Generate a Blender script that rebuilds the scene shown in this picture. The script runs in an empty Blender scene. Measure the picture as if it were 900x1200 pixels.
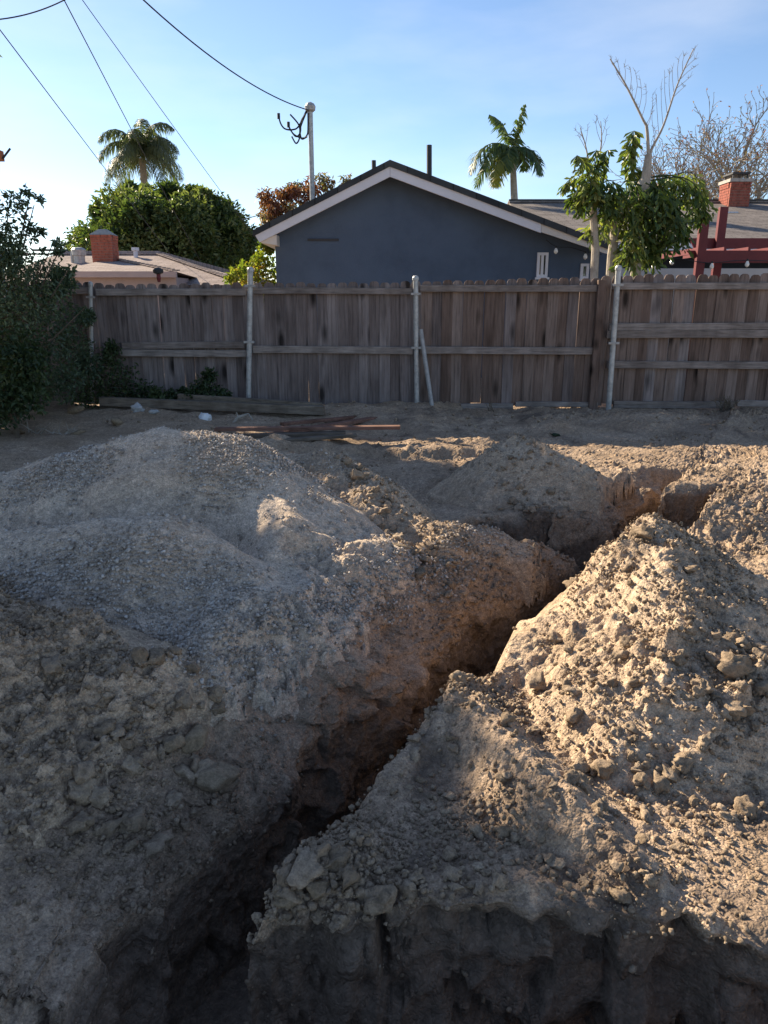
import bpy, math, random
import numpy as np
from mathutils import Vector, Matrix, Quaternion

random.seed(7)
RNG = np.random.default_rng(11)
scene = bpy.context.scene
COL = scene.collection

# ------------------------------------------------------------------ camera
CAM_H = 1.5
PITCH = math.radians(16.0)
cam_data = bpy.data.cameras.new("camera")
cam_data.sensor_fit = 'VERTICAL'
cam_data.sensor_height = 36.0
cam_data.lens = 26.0
cam_data.clip_start = 0.05
cam_data.clip_end = 900.0
cam = bpy.data.objects.new("camera", cam_data)
cam.location = (0.0, 0.0, CAM_H)
cam.rotation_euler = (math.radians(90) - PITCH, 0, 0)
COL.objects.link(cam)
scene.camera = cam

# ------------------------------------------------------------------ sky, sun, exposure
SUN_AZ = math.radians(46.0)      # to the left of the view direction
SUN_EL = math.radians(27.0)
world = bpy.data.worlds.new("World")
scene.world = world
world.use_nodes = True
wn = world.node_tree.nodes
wl = world.node_tree.links
wn.clear()
w_out = wn.new('ShaderNodeOutputWorld')
w_bg = wn.new('ShaderNodeBackground')
w_bg.inputs['Strength'].default_value = 0.082
w_sky = wn.new('ShaderNodeTexSky')
w_sky.sky_type = 'NISHITA'
w_sky.sun_disc = False
w_sky.sun_elevation = SUN_EL
w_sky.sun_rotation = -SUN_AZ
w_sky.altitude = 0
w_sky.air_density = 0.85
w_sky.dust_density = 0.15
w_sky.ozone_density = 3.8
# thin cirrus: a little white mixed in by stretched noise
w_tc = wn.new('ShaderNodeTexCoord')
w_map = wn.new('ShaderNodeMapping')
w_map.inputs['Scale'].default_value = (1.6, 1.6, 5.5)
w_map.inputs['Rotation'].default_value = (0.25, 0.35, 0.3)
w_noise = wn.new('ShaderNodeTexNoise')
w_noise.inputs['Scale'].default_value = 1.7
w_noise.inputs['Detail'].default_value = 6
w_noise.inputs['Roughness'].default_value = 0.5
w_ramp = wn.new('ShaderNodeValToRGB')
w_ramp.color_ramp.elements[0].position = 0.5
w_ramp.color_ramp.elements[0].color = (0, 0, 0, 1)
w_ramp.color_ramp.elements[1].position = 0.85
w_ramp.color_ramp.elements[1].color = (0.3, 0.3, 0.3, 1)
w_mix = wn.new('ShaderNodeMixRGB')
w_mix.inputs['Color2'].default_value = (6.2, 6.6, 7.0, 1)
wl.new(w_tc.outputs['Generated'], w_map.inputs['Vector'])
wl.new(w_map.outputs['Vector'], w_noise.inputs['Vector'])
wl.new(w_noise.outputs['Fac'], w_ramp.inputs['Fac'])
wl.new(w_ramp.outputs['Color'], w_mix.inputs['Fac'])
wl.new(w_sky.outputs['Color'], w_mix.inputs['Color1'])
w_tint = wn.new('ShaderNodeMixRGB'); w_tint.blend_type = 'MULTIPLY'; w_tint.inputs['Fac'].default_value = 1.0
w_tint.inputs['Color2'].default_value = (1.08, 0.99, 0.92, 1)
wl.new(w_mix.outputs['Color'], w_tint.inputs['Color1'])
wl.new(w_tint.outputs['Color'], w_bg.inputs['Color'])
wl.new(w_bg.outputs['Background'], w_out.inputs['Surface'])

sun_data = bpy.data.lights.new("sun", 'SUN')
sun_data.energy = 5.0
sun_data.angle = math.radians(0.5)
sun_data.color = (1.0, 0.85, 0.63)
sun = bpy.data.objects.new("sun", sun_data)
TO_SUN = Vector((-math.sin(SUN_AZ) * math.cos(SUN_EL), math.cos(SUN_AZ) * math.cos(SUN_EL), math.sin(SUN_EL)))
sun.rotation_euler = TO_SUN.to_track_quat('Z', 'Y').to_euler()
sun.location = (-20, 12, 20)
COL.objects.link(sun)
scene.view_settings.view_transform = 'Standard'
scene.view_settings.look = 'None'
scene.view_settings.exposure = 1.32
scene.view_settings.gamma = 1.0

# ------------------------------------------------------------------ helpers
def at(px, py, Y):
    """the point of the place seen at a pixel of the 900x1200 photograph, at distance Y in front of the camera"""
    u = (px - 450.0) / 866.7
    v = (600.0 - py) / 866.7
    c, s = math.cos(PITCH), math.sin(PITCH)
    d = Vector((u, c + v * s, -s + v * c))
    k = Y / d.y
    return Vector((d.x * k, Y, CAM_H + d.z * k))

def on_z(px, py, z=0.0):
    u = (px - 450.0) / 866.7
    v = (600.0 - py) / 866.7
    c, s = math.cos(PITCH), math.sin(PITCH)
    d = Vector((u, c + v * s, -s + v * c))
    k = (z - CAM_H) / d.z
    return Vector((d.x * k, d.y * k, z))

def tag(o, label=None, cat=None, group=None, kind=None):
    if label: o['label'] = label
    if cat: o['category'] = cat
    if group: o['group'] = group
    if kind: o['kind'] = kind
    return o

def empty(name, loc, label=None, cat=None, group=None):
    o = bpy.data.objects.new(name, None)
    o.location = loc
    o.empty_display_size = 0.2
    COL.objects.link(o)
    return tag(o, label, cat, group)

def link(name, mesh, parent=None, mat=None):
    o = bpy.data.objects.new(name, mesh)
    if mat is not None and not mesh.materials:
        mesh.materials.append(mat)
    COL.objects.link(o)
    if parent is not None:
        o.parent = parent
        # geometry is written in world space: undo the parent's placement
        pm = Matrix.Translation(parent.location) if parent.parent is None else Matrix.Translation(parent.location) 
        q = parent
        off = Vector((0, 0, 0))
        while q is not None:
            off += q.location
            q = q.parent
        o.location = -off
    return o

def np_mesh(name, verts, quads=None, tris=None, smooth=False):
    verts = np.asarray(verts, dtype=np.float32)
    me = bpy.data.meshes.new(name)
    idx = []
    starts = []
    n = 0
    if quads is not None and len(quads):
        q = np.asarray(quads, dtype=np.int32)
        idx.append(q.ravel()); starts.append(n + 4 * np.arange(len(q), dtype=np.int32)); n += 4 * len(q)
    if tris is not None and len(tris):
        t = np.asarray(tris, dtype=np.int32)
        idx.append(t.ravel()); starts.append(n + 3 * np.arange(len(t), dtype=np.int32)); n += 3 * len(t)
    idx = np.concatenate(idx); starts = np.concatenate(starts)
    me.vertices.add(len(verts)); me.vertices.foreach_set('co', verts.ravel())
    me.loops.add(len(idx)); me.loops.foreach_set('vertex_index', idx)
    me.polygons.add(len(starts)); me.polygons.foreach_set('loop_start', starts)
    if smooth:
        me.polygons.foreach_set('use_smooth', np.ones(len(starts), dtype=bool))
    me.update(calc_edges=True)
    return me

def set_attr(me, name, values):
    a = me.attributes.new(name, 'FLOAT', 'POINT')
    a.data.foreach_set('value', np.asarray(values, dtype=np.float32))

class MB:
    """collects boxes, prisms and tubes; build() links them as one mesh object"""
    def __init__(self):
        self.v = []; self.f = []
    def poly(self, pts, faces):
        b = len(self.v)
        self.v += [tuple(p) for p in pts]
        self.f += [tuple(b + i for i in f) for f in faces]
    def box(self, x0, x1, y0, y1, z0, z1):
        self.poly([(x0,y0,z0),(x1,y0,z0),(x1,y1,z0),(x0,y1,z0),(x0,y0,z1),(x1,y0,z1),(x1,y1,z1),(x0,y1,z1)],
                  [(0,3,2,1),(4,5,6,7),(0,1,5,4),(1,2,6,5),(2,3,7,6),(3,0,4,7)])
        return self
    def prism_y(self, prof, y0, y1):
        """polygon in x,z (counter-clockwise seen from -y) pushed along y"""
        n = len(prof)
        self.poly([(x, y0, z) for x, z in prof] + [(x, y1, z) for x, z in prof],
                  [tuple(range(n)), tuple(range(2*n-1, n-1, -1))] + [(i, n+i, n+(i+1) % n, (i+1) % n) for i in range(n)])
        return self
    def bar(self, a, b, w, h, up=(0,0,1)):
        a, b = Vector(a), Vector(b)
        d = (b - a).normalized(); up = Vector(up)
        s = d.cross(up).normalized(); u = s.cross(d).normalized()
        p = []
        for c in (a, b):
            for i, j in ((-1,-1),(1,-1),(1,1),(-1,1)):
                p.append(c + s*(i*w/2) + u*(j*h/2))
        self.poly(p, [(0,3,2,1),(4,5,6,7),(0,1,5,4),(1,2,6,5),(2,3,7,6),(3,0,4,7)][0:0] +
                  [(0,1,2,3),(7,6,5,4),(1,0,4,5),(2,1,5,6),(3,2,6,7),(0,3,7,4)])
        return self
    def tube(self, pts, r, n=6, cap=True):
        pts = [Vector(p) for p in pts]
        rs = r if isinstance(r, (list, tuple)) else [r]*len(pts)
        b = len(self.v)
        prev = None
        for i, p in enumerate(pts):
            d = (pts[min(i+1, len(pts)-1)] - pts[max(i-1, 0)])
            if d.length < 1e-9: d = Vector((0,0,1))
            d.normalize()
            if prev is None:
                a = Vector((1,0,0)) if abs(d.x) < 0.9 else Vector((0,1,0))
                s = d.cross(a).normalized()
            else:
                s = (prev - d*prev.dot(d)).normalized()
            prev = s
            t = d.cross(s)
            for k in range(n):
                an = 2*math.pi*k/n
                self.v.append(tuple(p + (s*math.cos(an) + t*math.sin(an))*rs[i]))
        for i in range(len(pts)-1):
            for k in range(n):
                k2 = (k+1) % n
                self.f.append((b+i*n+k, b+i*n+k2, b+(i+1)*n+k2, b+(i+1)*n+k))
        if cap:
            self.f.append(tuple(b+k for k in range(n-1, -1, -1)))
            self.f.append(tuple(b+(len(pts)-1)*n+k for k in range(n)))
        return self
    def lathe(self, c, prof, n=12):
        c = Vector(c); b = len(self.v)
        for r, z in prof:
            for k in range(n):
                a = 2*math.pi*k/n
                self.v.append((c.x + r*math.cos(a), c.y + r*math.sin(a), c.z + z))
        for i in range(len(prof)-1):
            for k in range(n):
                k2 = (k+1) % n
                self.f.append((b+i*n+k, b+i*n+k2, b+(i+1)*n+k2, b+(i+1)*n+k))
        self.f.append(tuple(b+k for k in range(n-1, -1, -1)))
        self.f.append(tuple(b+(len(prof)-1)*n+k for k in range(n)))
        return self
    def mesh(self, name, mat=None, smooth=False):
        me = bpy.data.meshes.new(name)
        me.from_pydata(self.v, [], self.f)
        if smooth:
            me.polygons.foreach_set('use_smooth', np.ones(len(me.polygons), dtype=bool))
        if mat: me.materials.append(mat)
        me.update()
        return me
    def build(self, name, mat=None, parent=None, smooth=False, bevel=0.0):
        o = link(name, self.mesh(name, mat, smooth), parent)
        if bevel:
            m = o.modifiers.new('bevel', 'BEVEL'); m.width = bevel; m.segments = 2; m.limit_method = 'ANGLE'
        return o

# ------------------------------------------------------------------ noise
def _h(ix, iy, iz, seed):
    n = (ix.astype(np.int64)*374761393 + iy.astype(np.int64)*668265263 + iz*2147483647 + seed*974634917) & 0xFFFFFFFF
    n = ((n ^ (n >> 13)) * 1274126177) & 0xFFFFFFFF
    n = ((n ^ (n >> 16)) * 2246822519) & 0xFFFFFFFF
    return ((n ^ (n >> 15)) & 0xFFFFFF).astype(np.float32) / 16777216.0

def vnoise(x, y, seed=0):
    ix = np.floor(x); iy = np.floor(y)
    fx = (x-ix).astype(np.float32); fy = (y-iy).astype(np.float32)
    fx = fx*fx*fx*(fx*(fx*6-15)+10); fy = fy*fy*fy*(fy*(fy*6-15)+10)
    a = _h(ix, iy, 0, seed); b = _h(ix+1, iy, 0, seed); c = _h(ix, iy+1, 0, seed); d = _h(ix+1, iy+1, 0, seed)
    return (a+(b-a)*fx + (c-a)*fy + (a-b-c+d)*fx*fy)*2-1

def vnoise3(x, y, z, seed=0):
    iz = np.floor(z); fz = (z-iz).astype(np.float32); fz = fz*fz*(3-2*fz)
    ix = np.floor(x); iy = np.floor(y)
    fx = (x-ix).astype(np.float32); fy = (y-iy).astype(np.float32)
    fx = fx*fx*(3-2*fx); fy = fy*fy*(3-2*fy)
    r = 0
    izi = iz.astype(np.int64)
    for k in (0, 1):
        a = _h(ix, iy, izi+k, seed); b = _h(ix+1, iy, izi+k, seed); c = _h(ix, iy+1, izi+k, seed); d = _h(ix+1, iy+1, izi+k, seed)
        v = (a+(b-a)*fx + (c-a)*fy + (a-b-c+d)*fx*fy)*2-1
        r = r + v*(fz if k else 1-fz)
    return r

def fbm(x, y, scale, octaves=4, seed=0, gain=0.5):
    r = 0; a = 1.0; f = 1.0/scale
    for o in range(octaves):
        ca, sa = math.cos(0.7*o), math.sin(0.7*o)
        r = r + a*vnoise((x*ca-y*sa)*f + 17.3*o, (x*sa+y*ca)*f - 9.1*o, seed+o)
        a *= gain; f *= 2.03
    return r

def lumps(x, y, cell, seed, prob=0.7, rmin=0.25, rmax=0.6, squash=0.7):
    """rounded lumps strewn over the plane: height field of many half-buried clods"""
    x = x + 0.22*cell*vnoise(x/cell*2.3, y/cell*2.3, seed+50)
    y = y + 0.22*cell*vnoise(x/cell*2.3+40, y/cell*2.3, seed+51)
    gx = np.floor(x/cell); gy = np.floor(y/cell)
    out = np.zeros(x.shape, dtype=np.float32)
    for dx in (-1, 0, 1):
        for dy in (-1, 0, 1):
            cx = gx+dx; cy = gy+dy
            h1 = _h(cx, cy, 1, seed); h2 = _h(cx, cy, 2, seed); h3 = _h(cx, cy, 3, seed); h4 = _h(cx, cy, 4, seed)
            r = (rmin + (rmax-rmin)*h3*h3)*cell
            d2 = (x-(cx+h1)*cell)**2 + (y-(cy+h2)*cell)**2
            b = np.sqrt(np.maximum(r*r-d2, 0))*squash
            h5 = _h(cx, cy, 5, seed); h6 = _h(cx, cy, 6, seed); h7 = _h(cx, cy, 7, seed)
            pl = r*squash*(0.25+0.5*h5) + (h6-0.5)*1.5*(x-(cx+h1)*cell) + (h7-0.5)*1.5*(y-(cy+h2)*cell)
            p2 = r*squash*(0.45+0.4*h7) + (h5-0.5)*2.2*(x-(cx+h1)*cell) + (0.5-h6)*2.2*(y-(cy+h2)*cell)
            b = np.maximum(np.minimum(b, np.minimum(pl, p2)), 0)*(h4 < prob)
            out = np.maximum(out, b)
    return out

def sstep(a, b, x):
    t = np.clip((x-a)/(b-a), 0, 1)
    return t*t*(3-2*t)

# ------------------------------------------------------------------ materials
def new_mat(name):
    m = bpy.data.materials.new(name)
    m.use_nodes = True
    nt = m.node_tree
    b = nt.nodes['Principled BSDF']
    return m, nt, b

def N(nt, kind, **kw):
    n = nt.nodes.new(kind)
    for k, v in kw.items():
        if k in n.inputs: n.inputs[k].default_value = v
        else: setattr(n, k, v)
    return n

def ramp(nt, fac, stops):
    r = nt.nodes.new('ShaderNodeValToRGB')
    el = r.color_ramp.elements
    while len(el) < len(stops): el.new(0.5)
    for e, (p, c) in zip(el, stops):
        e.position = p; e.color = (*c, 1) if len(c) == 3 else c
    nt.links.new(fac, r.inputs['Fac'])
    return r.outputs['Color']

def pos_noise(nt, scale, detail=4, rough=0.55, vec_scale=None, obj=False):
    if obj:
        src = nt.nodes.new('ShaderNodeTexCoord').outputs['Object']
    else:
        src = nt.nodes.new('ShaderNodeNewGeometry').outputs['Position']
    if vec_scale:
        mp = nt.nodes.new('ShaderNodeMapping'); mp.inputs['Scale'].default_value = vec_scale
        nt.links.new(src, mp.inputs['Vector']); src = mp.outputs['Vector']
    n = N(nt, 'ShaderNodeTexNoise', Scale=scale, Detail=detail, Roughness=rough)
    nt.links.new(src, n.inputs['Vector'])
    return n.outputs['Fac']

def mixc(nt, fac, c1, c2, mode='MIX'):
    m = nt.nodes.new('ShaderNodeMixRGB'); m.blend_type = mode
    for inp, v in (('Fac', fac), ('Color1', c1), ('Color2', c2)):
        if hasattr(v, 'is_linked') or isinstance(v, bpy.types.NodeSocket): nt.links.new(v, m.inputs[inp])
        elif inp == 'Fac': m.inputs[inp].default_value = v
        else: m.inputs[inp].default_value = (*v, 1)
    return m.outputs['Color']

def bump(nt, b, height, strength=0.5, dist=0.01, chain=None):
    n = N(nt, 'ShaderNodeBump', Strength=strength, Distance=dist)
    nt.links.new(height, n.inputs['Height'])
    if chain: nt.links.new(chain, n.inputs['Normal'])
    nt.links.new(n.outputs['Normal'], b.inputs['Normal'])
    return n.outputs['Normal']

def soil_material(name, tones, damp_shade=None, fine=150.0, bump_d=0.006, rough=0.95):
    m, nt, b = new_mat(name)
    big = pos_noise(nt, 2.2, 5, 0.6)
    c = ramp(nt, big, [(0.3, tones[0]), (0.5, tones[1]), (0.72, tones[2])])
    mid = pos_noise(nt, 22.0, 6, 0.65)
    c = mixc(nt, 0.55, c, ramp(nt, mid, [(0.3, (0.5,)*3), (0.5, (0.98,)*3), (0.7, (1.3, 1.28, 1.24))]), 'MULTIPLY')
    fin = pos_noise(nt, fine, 4, 0.7)
    c = mixc(nt, 0.75, c, ramp(nt, fin, [(0.3, (0.5,)*3), (0.5, (1.0,)*3), (0.72, (1.45,)*3)]), 'MULTIPLY')
    if damp_shade:
        at_ = nt.nodes.new('ShaderNodeAttribute'); at_.attribute_name = 'damp_shade'
        mo = mixc(nt, 0.6, damp_shade, ramp(nt, mid, [(0.3, (0.6,)*3), (0.7, (1.25,)*3)]), 'MULTIPLY')
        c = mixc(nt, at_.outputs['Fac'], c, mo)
    # crumb structure: two sizes of broken cells, each with its own tone and relief
    pos = nt.nodes.new('ShaderNodeNewGeometry').outputs['Position']
    nz = N(nt, 'ShaderNodeTexNoise', Scale=35.0, Detail=3); nt.links.new(pos, nz.inputs['Vector'])
    sc = N(nt, 'ShaderNodeVectorMath', operation='SCALE'); sc.inputs['Scale'].default_value = 0.022
    nt.links.new(nz.outputs['Color'], sc.inputs[0])
    wv = N(nt, 'ShaderNodeVectorMath', operation='ADD'); nt.links.new(pos, wv.inputs[0]); nt.links.new(sc.outputs[0], wv.inputs[1])
    heights = []
    for vs, amt in ((42.0, 0.30), (115.0, 0.42)):
        vo = N(nt, 'ShaderNodeTexVoronoi', Scale=vs, Randomness=1.0); nt.links.new(wv.outputs[0], vo.inputs['Vector'])
        sep = nt.nodes.new('ShaderNodeSeparateColor'); nt.links.new(vo.outputs['Color'], sep.inputs[0])
        c = mixc(nt, amt, c, ramp(nt, sep.outputs[0], [(0.0, (0.6,)*3), (0.6, (1.0,)*3), (1.0, (1.5,)*3)]), 'MULTIPLY')
        hh = N(nt, 'ShaderNodeMath', operation='SUBTRACT'); hh.inputs[0].default_value = 1.0; nt.links.new(vo.outputs['Distance'], hh.inputs[1])
        hm = N(nt, 'ShaderNodeMath', operation='MULTIPLY_ADD'); nt.links.new(sep.outputs[1], hm.inputs[0]); hm.inputs[1].default_value = 0.8; nt.links.new(hh.outputs[0], hm.inputs[2])
        heights.append(hm.outputs[0])
    nt.links.new(c, b.inputs['Base Color'])
    b.inputs['Roughness'].default_value = rough
    b.inputs['Specular IOR Level'].default_value = 0.15
    ch = bump(nt, b, mid, 0.6, bump_d*2.0)
    ch = bump(nt, b, heights[0], 0.6, bump_d*1.5, ch)
    ch = bump(nt, b, heights[1], 0.75, bump_d*0.8, ch)
    ch = bump(nt, b, fin, 0.6, bump_d*0.5, ch)
    return m

M = {}
M['soil'] = soil_material('dry_soil', [(0.33, 0.235, 0.158), (0.41, 0.30, 0.21), (0.49, 0.37, 0.27)], damp_shade=(0.20, 0.148, 0.110))  # second tone: damp subsoil, also painting the shade of the cut walls
M['soil_heap'] = soil_material('heap_soil', [(0.38, 0.277, 0.188), (0.46, 0.345, 0.245), (0.53, 0.41, 0.30)])
M['gravel'] = soil_material('sandy_gravel', [(0.46, 0.36, 0.272), (0.53, 0.42, 0.322), (0.60, 0.485, 0.38)], fine=160.0, bump_d=0.005)

def stone_material(name, tones):
    m, nt, b = new_mat(name)
    oi = nt.nodes.new('ShaderNodeObjectInfo')
    at_ = nt.nodes.new('ShaderNodeAttribute'); at_.attribute_name = 'tint'
    add = N(nt, 'ShaderNodeMath', operation='ADD'); nt.links.new(oi.outputs['Random'], add.inputs[0]); nt.links.new(at_.outputs['Fac'], add.inputs[1])
    fr = N(nt, 'ShaderNodeMath', operation='FRACT'); nt.links.new(add.outputs[0], fr.inputs[0])
    c = ramp(nt, fr.outputs[0], [(0.0, tones[0]), (0.5, tones[1]), (1.0, tones[2])])
    mid = pos_noise(nt, 40.0, 6, 0.65)
    c = mixc(nt, 0.8, c, ramp(nt, mid, [(0.3, (0.5,)*3), (0.7, (1.3,)*3)]), 'MULTIPLY')
    fin = pos_noise(nt, 170.0, 4, 0.75)
    c = mixc(nt, 0.7, c, ramp(nt, fin, [(0.3, (0.55,)*3), (0.7, (1.3,)*3)]), 'MULTIPLY')
    nt.links.new(c, b.inputs['Base Color'])
    b.inputs['Roughness'].default_value = 0.92
    b.inputs['Specular IOR Level'].default_value = 0.2
    ch = bump(nt, b, mid, 0.8, 0.014)
    bump(nt, b, fin, 0.8, 0.005, ch)
    return m
M['clod'] = stone_material('soil_clod', [(0.27, 0.20, 0.135), (0.35, 0.262, 0.182), (0.42, 0.322, 0.23)])
M['stone'] = stone_material('gravel_stone', [(0.34, 0.285, 0.235), (0.50, 0.43, 0.365), (0.72, 0.65, 0.58)])
M['rock'] = stone_material('brown_rock', [(0.24, 0.175, 0.115), (0.29, 0.215, 0.14), (0.33, 0.25, 0.17)])

# ------------------------------------------------------------------ ground with its trenches
SK = 0.615           # the long trench runs obliquely: x = s + SK*y along it
def lines(lo, hi, fn):
    p = [lo]
    while p[-1] < hi:
        p.append(p[-1] + fn(p[-1]))
    return np.array(p)

def ds(s):
    if -1.80 < s < -1.74: return 0.0011
    if -1.90 < s < -1.68: return 0.004
    if -1.288 < s < -1.24: return 0.0011
    if -1.31 < s < -1.19: return 0.004
    if -0.85 < s < -0.75: return 0.004
    if -3.3 < s < 0.4: return 0.009
    k = (-3.3 - s) if s < 0 else (s - 0.4)
    return min(0.009 + 0.02*k**1.3 if k < 6 else 0.2 + 0.25*(k-6), 12.0)
def dt(t):
    if 1.452 < t < 1.496: return 0.0009
    if 1.43 < t < 1.53: return 0.003
    for c, w, d in ((4.62, .06, .004), (5.22, .06, .003), (6.37, .06, .01), (6.73, .06, .01)):
        if abs(t-c) < w: return d
    if t < 1.43:
        k = 1.43 - t
        return 0.012 if k < 0.3 else (0.04 if k < 1.5 else min(0.05 + 0.2*(k-1.5), 12))
    if t < 11: return 0.0075*max(1, (t/2.6))**1.35
    return min(0.06 + 0.22*(t-11), 12)
S = lines(-160, 160, ds); T = lines(-60, 320, dt)
SS, TT = np.meshgrid(S, T)          # rows follow t
X = (SS + SK*TT).astype(np.float64); Y = TT.copy()

def seg_field(x, y, pts, slopes, rounding=0.12):
    """heap made of a crest line of (x, y, height): the highest of the cones along it"""
    best = np.full(x.shape, -9.0)
    for (ax, ay, ah), (bx, by, bh) in (zip(pts[:-1], pts[1:]) if len(pts) > 1 else [(pts[0], pts[0])]):
        ex, ey = bx-ax, by-ay
        L2 = ex*ex+ey*ey
        u = np.clip(((x-ax)*ex + (y-ay)*ey)/L2, 0, 1) if L2 > 0 else np.zeros_like(x)
        d = np.hypot(x-(ax+u*ex), y-(ay+u*ey))
        d = np.sqrt(d*d + rounding**2) - rounding
        best = np.maximum(best, ah + (bh-ah)*u - slopes*d)
    return best

def smax(a, b, k):
    h = np.clip(0.5 + 0.5*(a-b)/k, 0, 1)
    return b + (a-b)*h + k*h*(1-h)

def lshift(t):
    """the left side of the long trench closes in toward its far end"""
    return np.interp(t, [2.6, 4.0, 4.6, 7.0], [0.0, 0.10, 0.22, 0.28])

def warp(x, y):
    wx = 0.045*fbm(x, y, 0.7, 3, 3) + 0.012*fbm(x, y, 0.12, 2, 5)
    wy = 0.045*fbm(x, y, 0.7, 3, 13) + 0.012*fbm(x, y, 0.12, 2, 15)
    return wx, wy

def base_height(x, y):
    z = 0.05*fbm(x, y, 2.5, 3, 21)*sstep(10, 6, np.abs(x))
    z = z + 0.08*sstep(8.2, 9.7, y) + 0.05*fbm(x, y, 0.5, 3, 23)*sstep(8.0, 8.8, y)*sstep(14, 10, y)
    # low ledge left of the far heap, and the worn hollow in front of it
    z = z + 0.09*sstep(7.45, 7.62, y + 0.08*fbm(x, y, 0.5, 3, 31))*sstep(1.6, 0.9, x)*sstep(9.0, 7.9, y)*sstep(-2.6, -1.6, x) - 0.03*sstep(1.6, 0.9, x)*sstep(5.3, 5.8, y)*sstep(8.4, 7.6, y)
    # bank on the right beyond the big heap
    z = z + 0.13*sstep(4.3, 4.9, y)*sstep(6.34, 6.22, y)*sstep(1.85, 2.05, x)*sstep(5.5, 4.5, x)
    # left bank of the long trench
    s = x - SK*y - lshift(y)
    z = z + 0.10*np.exp(-((s+2.2)/0.22)**2)*sstep(1.6, 2.3, y)*sstep(4.9, 4.2, y)
    # berm of loose soil beside the right lip, and the lump on the corner
    z = z + np.maximum(0, seg_field(x, y, [(0.17, 2.55, .08), (0.32, 2.2, .13), (0.49, 1.9, .12), (0.62, 1.66, .06)], 0.8, 0.05))
    z = z + np.maximum(0, seg_field(x, y, [(-0.22, 1.60, .06), (-0.09, 1.66, .05)], 0.7, 0.08))
    z = z + np.maximum(0, seg_field(x, y, [(0.0, 2.05, .05), (0.2, 2.42, .06), (0.6, 3.0, .08)], 0.6, 0.05))
    return z

P_S = [-2.17, -2.02, -1.87, -1.80, -1.775, -1.76, -1.745, -1.72, -1.30, -1.283, -1.268, -1.25, -1.225, -1.19]
P_Z = [0.0, -.05, -.135, -.19, -.32, -.46, -.60, -.64, -.64, -.60, -.33, -.08, -.02, 0.0]
def trench_depth(s, t):
    a = np.interp(s, P_S, P_Z)
    a = a*sstep(0.9, 1.2, t)*sstep(6.75, 6.6, t)
    b = np.interp(t, [.70, .74, .80, 1.435, 1.458, 1.468, 1.478, 1.492, 1.54], [0, -.55, -.65, -.65, -.6, -.33, -.08, -.025, 0])
    c = np.interp(t, [4.56, 4.60, 4.62, 4.645, 5.19, 5.21, 5.235, 5.29], [0, -.05, -.30, -.55, -.55, -.35, -.06, 0])*sstep(-2.75, -2.6, s)*sstep(-0.78, -0.82, s)
    d = np.interp(t, [6.32, 6.36, 6.40, 6.70, 6.74, 6.80], [0, -.05, -.5, -.5, -.06, 0])*(s > -1.75)
    return np.minimum(np.minimum(a, b), np.minimum(c, d))

near = sstep(14, 11, Y)*sstep(9, 7, np.abs(X))
wx, wy = warp(X, Y)
Z = np.zeros_like(X)
dep = trench_depth(SS, TT)
Z = base_height(X, Y)*near
flat_far = sstep(7.75, 8.1, Y)*sstep(9.5, 9.0, Y)                    # trodden strip by the fence
slab = np.exp(-(((X-1.0)/0.28)**2 + ((Y-1.66)/0.16)**2)) + np.exp(-(((X-0.12)/0.2)**2 + ((Y-1.72)/0.17)**2))*0.8
rough = np.clip(1 - 0.8*slab - 0.45*flat_far, 0.05, 1)*sstep(-0.45, -0.2, dep)
def soil_detail(x, y, rough):
    patch = np.clip(0.5 + 1.1*fbm(x, y, 0.45, 2, 77), 0.12, 1.0)
    z = 0.016*fbm(x, y, 0.22, 5, 41)
    z = z + lumps(x, y, 0.11, 61, 0.45, 0.18, 0.55, 1.05)*patch
    z = z + lumps(x, y, 0.05, 62, 0.75, 0.25, 0.7, 1.2)*patch
    z = z + lumps(x, y, 0.026, 63, 0.85, 0.3, 0.75, 1.25)*(0.45+0.55*patch) + 0.006*fbm(x, y, 0.03, 2, 47)
    return z*rough
mask_near = (Y > 0.6) & (Y < 10.5) & (np.abs(X) < 6)
det = np.zeros_like(X)
det[mask_near] = soil_detail(X[mask_near], Y[mask_near], rough[mask_near])
Z = Z + dep + det*near
# trench floors: loose crumbs
Z = Z + np.where(dep < -0.5, 0.02*fbm(X, Y, 0.15, 3, 91), 0)
# undercuts, chunks and cracks: push the walls sideways
wallness = sstep(-0.015, -0.10, dep)*sstep(-0.66, -0.5, dep)
def blocks3(x, y, z, cell, seed, tilt=0.5):
    """broken lumps: each cell of a 3-D cell pattern is a flat face with its own offset and tilt"""
    gx, gy, gz = np.floor(x/cell), np.floor(y/cell), np.floor(z/cell)
    bd = np.full(x.shape, 9e9); out = np.zeros(x.shape)
    for dx in (-1, 0, 1):
        for dy in (-1, 0, 1):
            for dz in (-1, 0, 1):
                cx, cy = gx+dx, gy+dy; cz = (gz+dz).astype(np.int64)
                fx = (cx+_h(cx, cy, cz*7+1, seed))*cell; fy = (cy+_h(cx, cy, cz*7+2, seed))*cell; fz = (cz+_h(cx, cy, cz*7+3, seed))*cell
                d = (x-fx)**2+(y-fy)**2+(z-fz)**2
                v = (_h(cx, cy, cz*7+4, seed)-0.5)*cell*0.7 + tilt*((x-fx)*(_h(cx, cy, cz*7+5, seed)-0.5)*2+(z-fz)*(_h(cx, cy, cz*7+6, seed)-0.5)*2)
                m = d < bd
                bd = np.where(m, d, bd); out = np.where(m, v, out)
    return out
chunk = np.zeros_like(X)
wm = mask_near & (wallness > 0.01)
a_, b_, c_ = X[wm], Y[wm], Z[wm]
wz = 0.25*vnoise3(a_*9, b_*9, c_*9, 71)
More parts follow.
